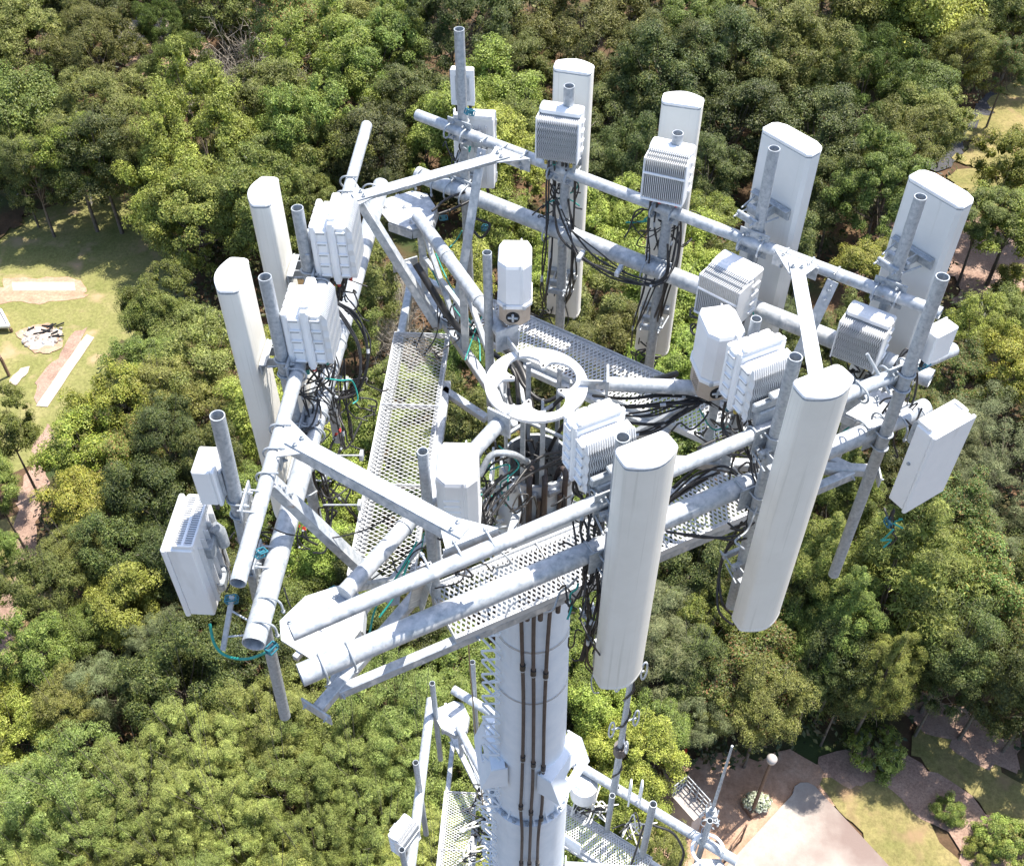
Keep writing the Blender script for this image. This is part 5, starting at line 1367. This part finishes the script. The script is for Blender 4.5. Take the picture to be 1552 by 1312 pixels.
# exposed dipole antenna standing on the lower platform
b_ = P(930, 1200, ZL); zt = Zat(b_[0], b_[1], 1015)
t = tag(empty('dipole_antenna', b_), 'tall pipe antenna with folded dipole loops, right of the pole', 'antenna')
hh = zt-ZL
mb = MB(); mb.tube([(0, 0, 0), (0, 0, hh*.55), (0, 0, hh)], [.045, .032, .028], 12); mb.build('pole', M_['galvd'], t)
for fz, aa in ((.97, 20), (.93, 200), (.62, 20), (.58, 200), (.86, 110), (.50, 290)):
    z0 = hh*fz; h2 = .16 if fz > .9 or .55 < fz < .7 else .12; d = .13
    a = R_(aa)
    ring_ = [(d*math.cos(a)+.03*math.cos(a)*math.cos(k_), d*math.sin(a)+.03*math.sin(a)*math.cos(k_), z0+h2*math.sin(k_)) for k_ in [2*PI*i/14 for i in range(15)]]
    mb = MB(); mb.tube(ring_, .010, 6); mb.tube([(0, 0, z0), (d*math.cos(a), d*math.sin(a), z0)], .012, 6); mb.build('dipole_loop', M_['galv'], t)
mb = MB(); mb.tube(smooth_path([(.05*math.cos(k*1.9), .05*math.sin(k*1.9), hh*(.04+.9*k/14)) for k in range(15)], 3), .012, 6); mb.build('cable', M_['black'], t)
mb = MB(); mb.tube([(.0, 0, hh*.36), (0, 0, hh*.42)], .07, 12); mb.build('junction', M_['brown'], t)
b_ = P(1078, 1232, ZL+.5); zt = Zat(b_[0], b_[1], 1130)
t = tag(empty('whip_antenna', b_), 'thin green grey whip antenna above the concrete pad corner', 'antenna')
mb = MB(); mb.tube([(0, 0, 0), (0, 0, zt-ZL-.5)], [.022, .012], 8); mb.build('whip', M_['galv'], t)
mb = MB(); mb.tube([(0, 0, -.1), (0, 0, .12)], .035, 10); mb.box((0, .0, .0), (.12, .10, .05), .006); mb.build('mount', M_['galvd'], t)
base = Vector(P(1075, 1245, ZL+.3))
t = tag(empty('ubolt_cluster', base), 'cluster of pale clamps and fittings at the foot of the whip antenna', 'clamps')
for j in range(10):
    p_ = Vector([float(c) for c in rng.normal(size=3)*np.array([.07, .07, .07])])
    put_ubolt(t, p_, tuple(float(c) for c in rng.normal(size=3)), .035, tuple(float(c) for c in rng.normal(size=3)))
base = Vector(P(1072, 1290, ZL+.1))
t = tag(empty('hoop_guard', base), 'white pipe hoop at the end of the lower right pipe', 'hoop')
mb = MB(); mb.tube([(.17*math.cos(a), .17*math.sin(a), .05) for a in [2*PI*k/20 for k in range(17)]], .02, 8); mb.build('hoop', M_['white'], t)
for k in range(3):
    mb = MB(); a = k*2.1; mb.tube([(.17*math.cos(a), .17*math.sin(a), .05), (.17*math.cos(a), .17*math.sin(a), -.35)], .016, 8); mb.build('leg', M_['white'], t)
bundle('black cable draped over the lower right pipe', ['990,1250,-7.0 1020,1262,-7.1 1036,1290,-7.4 1030,1312,-7.7'], 1, .015, .0)
bundle('second black cable along the leaning lower pipe', ['976,1250,-6.9 965,1285,-7.2 950,1330,-7.7'], 1, .012, 0)
base = Vector(P(960, 1215, ZL+.1))
t = tag(empty('wire_handle', base), 'white wire hoops standing on the lower right pipe', 'hoop')
for k in (-.06, .06):
    mb = MB(); mb.tube(smooth_path([(k, -.05, 0), (k, -.05, .42), (k, 0, .5), (k, .05, .42), (k, .05, 0)], 5), .011, 6); mb.build('hoop', M_['white'], t)

# ================================================================== SMALL THINGS ON THE GROUND
def gpt(u_, v_, z=0.0): 
    q = P(u_, v_, -G+z); return (float(q[0]), float(q[1]), -G+z)
b_ = gpt(1139, 1232)
t = tag(empty('lamp_post', b_), 'brown lamp post with a pale round lamp beside the concrete pad', 'lamp post')
mb = MB(); mb.tube([(0, 0, 0), (0, 0, 4.75)], [.09, .06], 10); mb.box((0, 0, .1), (.35, .35, .2), .03); mb.build('pole', M_['wood'], t)
mb = MB(); mb.tube([(0, 0, 4.72), (0, 0, 4.80), (0, 0, 4.98), (0, 0, 5.10), (0, 0, 5.14)], [.09, .19, .21, .13, .03], 16); mb.build('lamp_head', M_['concrete'], t)
# fenced platform at the tower foot
b_ = Vector(gpt(1075, 1235))
t = tag(empty('equipment_shelter', b_), 'flat grey roofed ground shelter with a pale railing beside the pole foot', 'shelter')
q = [Vector(gpt(u_, v_, 0))-b_ for u_, v_ in ((1028, 1205), (1060, 1240), (1112, 1275), (1055, 1262))]
c0 = Vector(gpt(1030, 1222))-b_; ex = (Vector(gpt(1062, 1258))-b_)-c0; ey = Vector((-ex.y, ex.x, 0))*.55
mb = MB(); mb.plate([c0+Vector((0, 0, 1.9)), c0+ex+Vector((0, 0, 1.9)), c0+ex-ey+Vector((0, 0, 1.9)), c0-ey+Vector((0, 0, 1.9))], .12, (0, 0, 1)); mb.build('roof', M_['concrete'], t)
mb = MB()
cc = c0+ex*.5-ey*.5
M3 = Matrix((ex.normalized(), ey.normalized(), Vector((0, 0, 1)))).transposed()
mb.box(cc+Vector((0, 0, .92)), (ex.length*.9, ey.length*.9, 1.84), .03, M3); mb.build('wall', M_['concrete'], t)
for f0, f1 in ((c0, c0+ex), (c0, c0-ey)):
    mb = MB()
    for h_ in (2.2, 2.55, 2.9): mb.tube([f0+Vector((0, 0, h_)), f1+Vector((0, 0, h_))], .03, 6)
    for k in range(5): mb.tube([f0.lerp(f1, k/4)+Vector((0, 0, 1.9)), f0.lerp(f1, k/4)+Vector((0, 0, 2.9))], .03, 6)
    mb.build('railing', M_['galv'], t)
# posts and rails of the compound fence, bottom centre
prev = None
t = tag(empty('fence', gpt(1110, 1290)), 'brown chain fence posts beside the concrete pad at the bottom edge', 'fence'); b_ = Vector(t.location)
fpts = [gpt(1122, 1275), gpt(1100, 1305), gpt(1075, 1340), gpt(1050, 1380)]
for q in fpts:
    q = Vector(q)-b_; mb = MB(); mb.tube([q, q+Vector((0, 0, 1.7))], .04, 6); mb.build('post', M_['wood'], t)
for a, b2 in zip(fpts[:-1], fpts[1:]):
    for h_ in (.1, .9, 1.65):
        A = Vector(a)-b_+Vector((0, 0, h_)); B = Vector(b2)-b_+Vector((0, 0, h_)); mb = MB(); mb.tube([A, B], .022, 6); mb.build('rail', M_['wood'], t)
# small planter bush by the lamp
b_ = gpt(1145, 1222)
t = tag(empty('planter', b_), 'small planter with whitish leaves at the foot of the lamp post', 'planter')
mb = MB(); mb.box((0, 0, .2), (1.1, .7, .4), .03, Matrix.Rotation(R_(35), 3, 'Z')); mb.build('box', M_['wood'], t)
a = unit(rng.normal(size=(900, 3))); a[:, 2] = np.abs(a[:, 2])
wl = leafmat('whitish_leaves', [(.12, .16, .08), (.3, .34, .24), (.45, .48, .40)])
me = leaves_mesh('plant', a*np.array([.62, .45, .5])*rng.uniform(.6, 1.05, (900, 1))+[0, 0, .4], unit(a+[0, 0, .6]), .12*rng.uniform(.6, 1.3, 900), .6, wl)
o = bpy.data.objects.new('plant', me); COL.objects.link(o); o.parent = t
# left clearing: rubble in the pit, grey deck, dark timber frame
pc_ = gpt(66, 510)
t = tag(empty('rubble_heap', pc_), 'ring of dark stones and ashes in the pale fire pit on the lawn', 'rubble')
for k in range(46):
    a = rng.uniform(0, 2*PI); r = rng.uniform(.2, 1.25); mb = MB()
    sz_ = rng.uniform(.08, .22)
    M3 = Matrix.Rotation(rng.uniform(0, 3), 3, Vector([float(c) for c in unit(rng.normal(size=3))]))
    mb.box((r*math.cos(a)*1.15, r*math.sin(a)*.8, sz_*.3), (sz_*1.3, sz_, sz_*.7), sz_*.2, M3)
    mb.build('stone', gm_rock if k % 3 else M_['galvd'], t)
mb = MB()
for k in range(12):
    a = rng.uniform(-.6, 1.2); p0 = Vector((rng.uniform(-1.2, .6), rng.uniform(-.2, .9), .1)); mb.tube([p0, p0+Vector((math.cos(a)*.7, math.sin(a)*.35, .05))], .05, 5)
mb.build('charred_branches', M_['hole'], t)
b_ = Vector(gpt(-5, 495)); 
t = tag(empty('deck', b_), 'grey deck with pale rim cut by the left edge of the view', 'deck')
dp_ = [Vector(gpt(u_, v_))-b_ for u_, v_ in ((-22, 505), (18, 503), (5, 478), (-34, 484))]
mb = MB(); mb.plate([p_+Vector((0, 0, .35)) for p_ in dp_], .12, (0, 0, 1)); mb.build('floor', M_['concrete'], t)
for i in range(4):
    mb = MB(); mb.bar(dp_[i]+Vector((0, 0, .48)), dp_[(i+1) % 4]+Vector((0, 0, .48)), .14, .14, .02); mb.build('rim', M_['white'], t)
    mb = MB(); mb.box(dp_[i]+Vector((0, 0, .12)), (.15, .15, .34), .01); mb.build('leg', M_['wood'], t)
b_ = Vector(gpt(0, 555))
t = tag(empty('timber_frame', b_), 'dark timber frame on the lawn at the left edge', 'frame')
fr = [Vector(gpt(u_, v_))-b_ for u_, v_ in ((-8, 528), (14, 570), (-18, 582), (-40, 540))]
for i in range(4):
    mb = MB(); mb.bar(fr[i]+Vector((0, 0, 1.4)), fr[(i+1) % 4]+Vector((0, 0, 1.4)), .14, .16, .01); mb.build('beam', M_['wood'], t)
    mb = MB(); mb.box(fr[i]+Vector((0, 0, .68)), (.14, .14, 1.36), .01); mb.build('post', M_['wood'], t)
# orange marker and pale board in the shade by the shelter
b_ = gpt(1032, 1165)
t = tag(empty('marker_post', b_), 'orange marker post in the shade behind the shelter', 'post')
mb = MB(); mb.tube([(0, 0, 0), (0, 0, .8)], .06, 8); mb.build('post', M_['white'], t)
mb = MB(); mb.tube([(0, 0, .8), (0, 0, 1.8)], .07, 8); mb.build('sleeve', M_['red'], t)
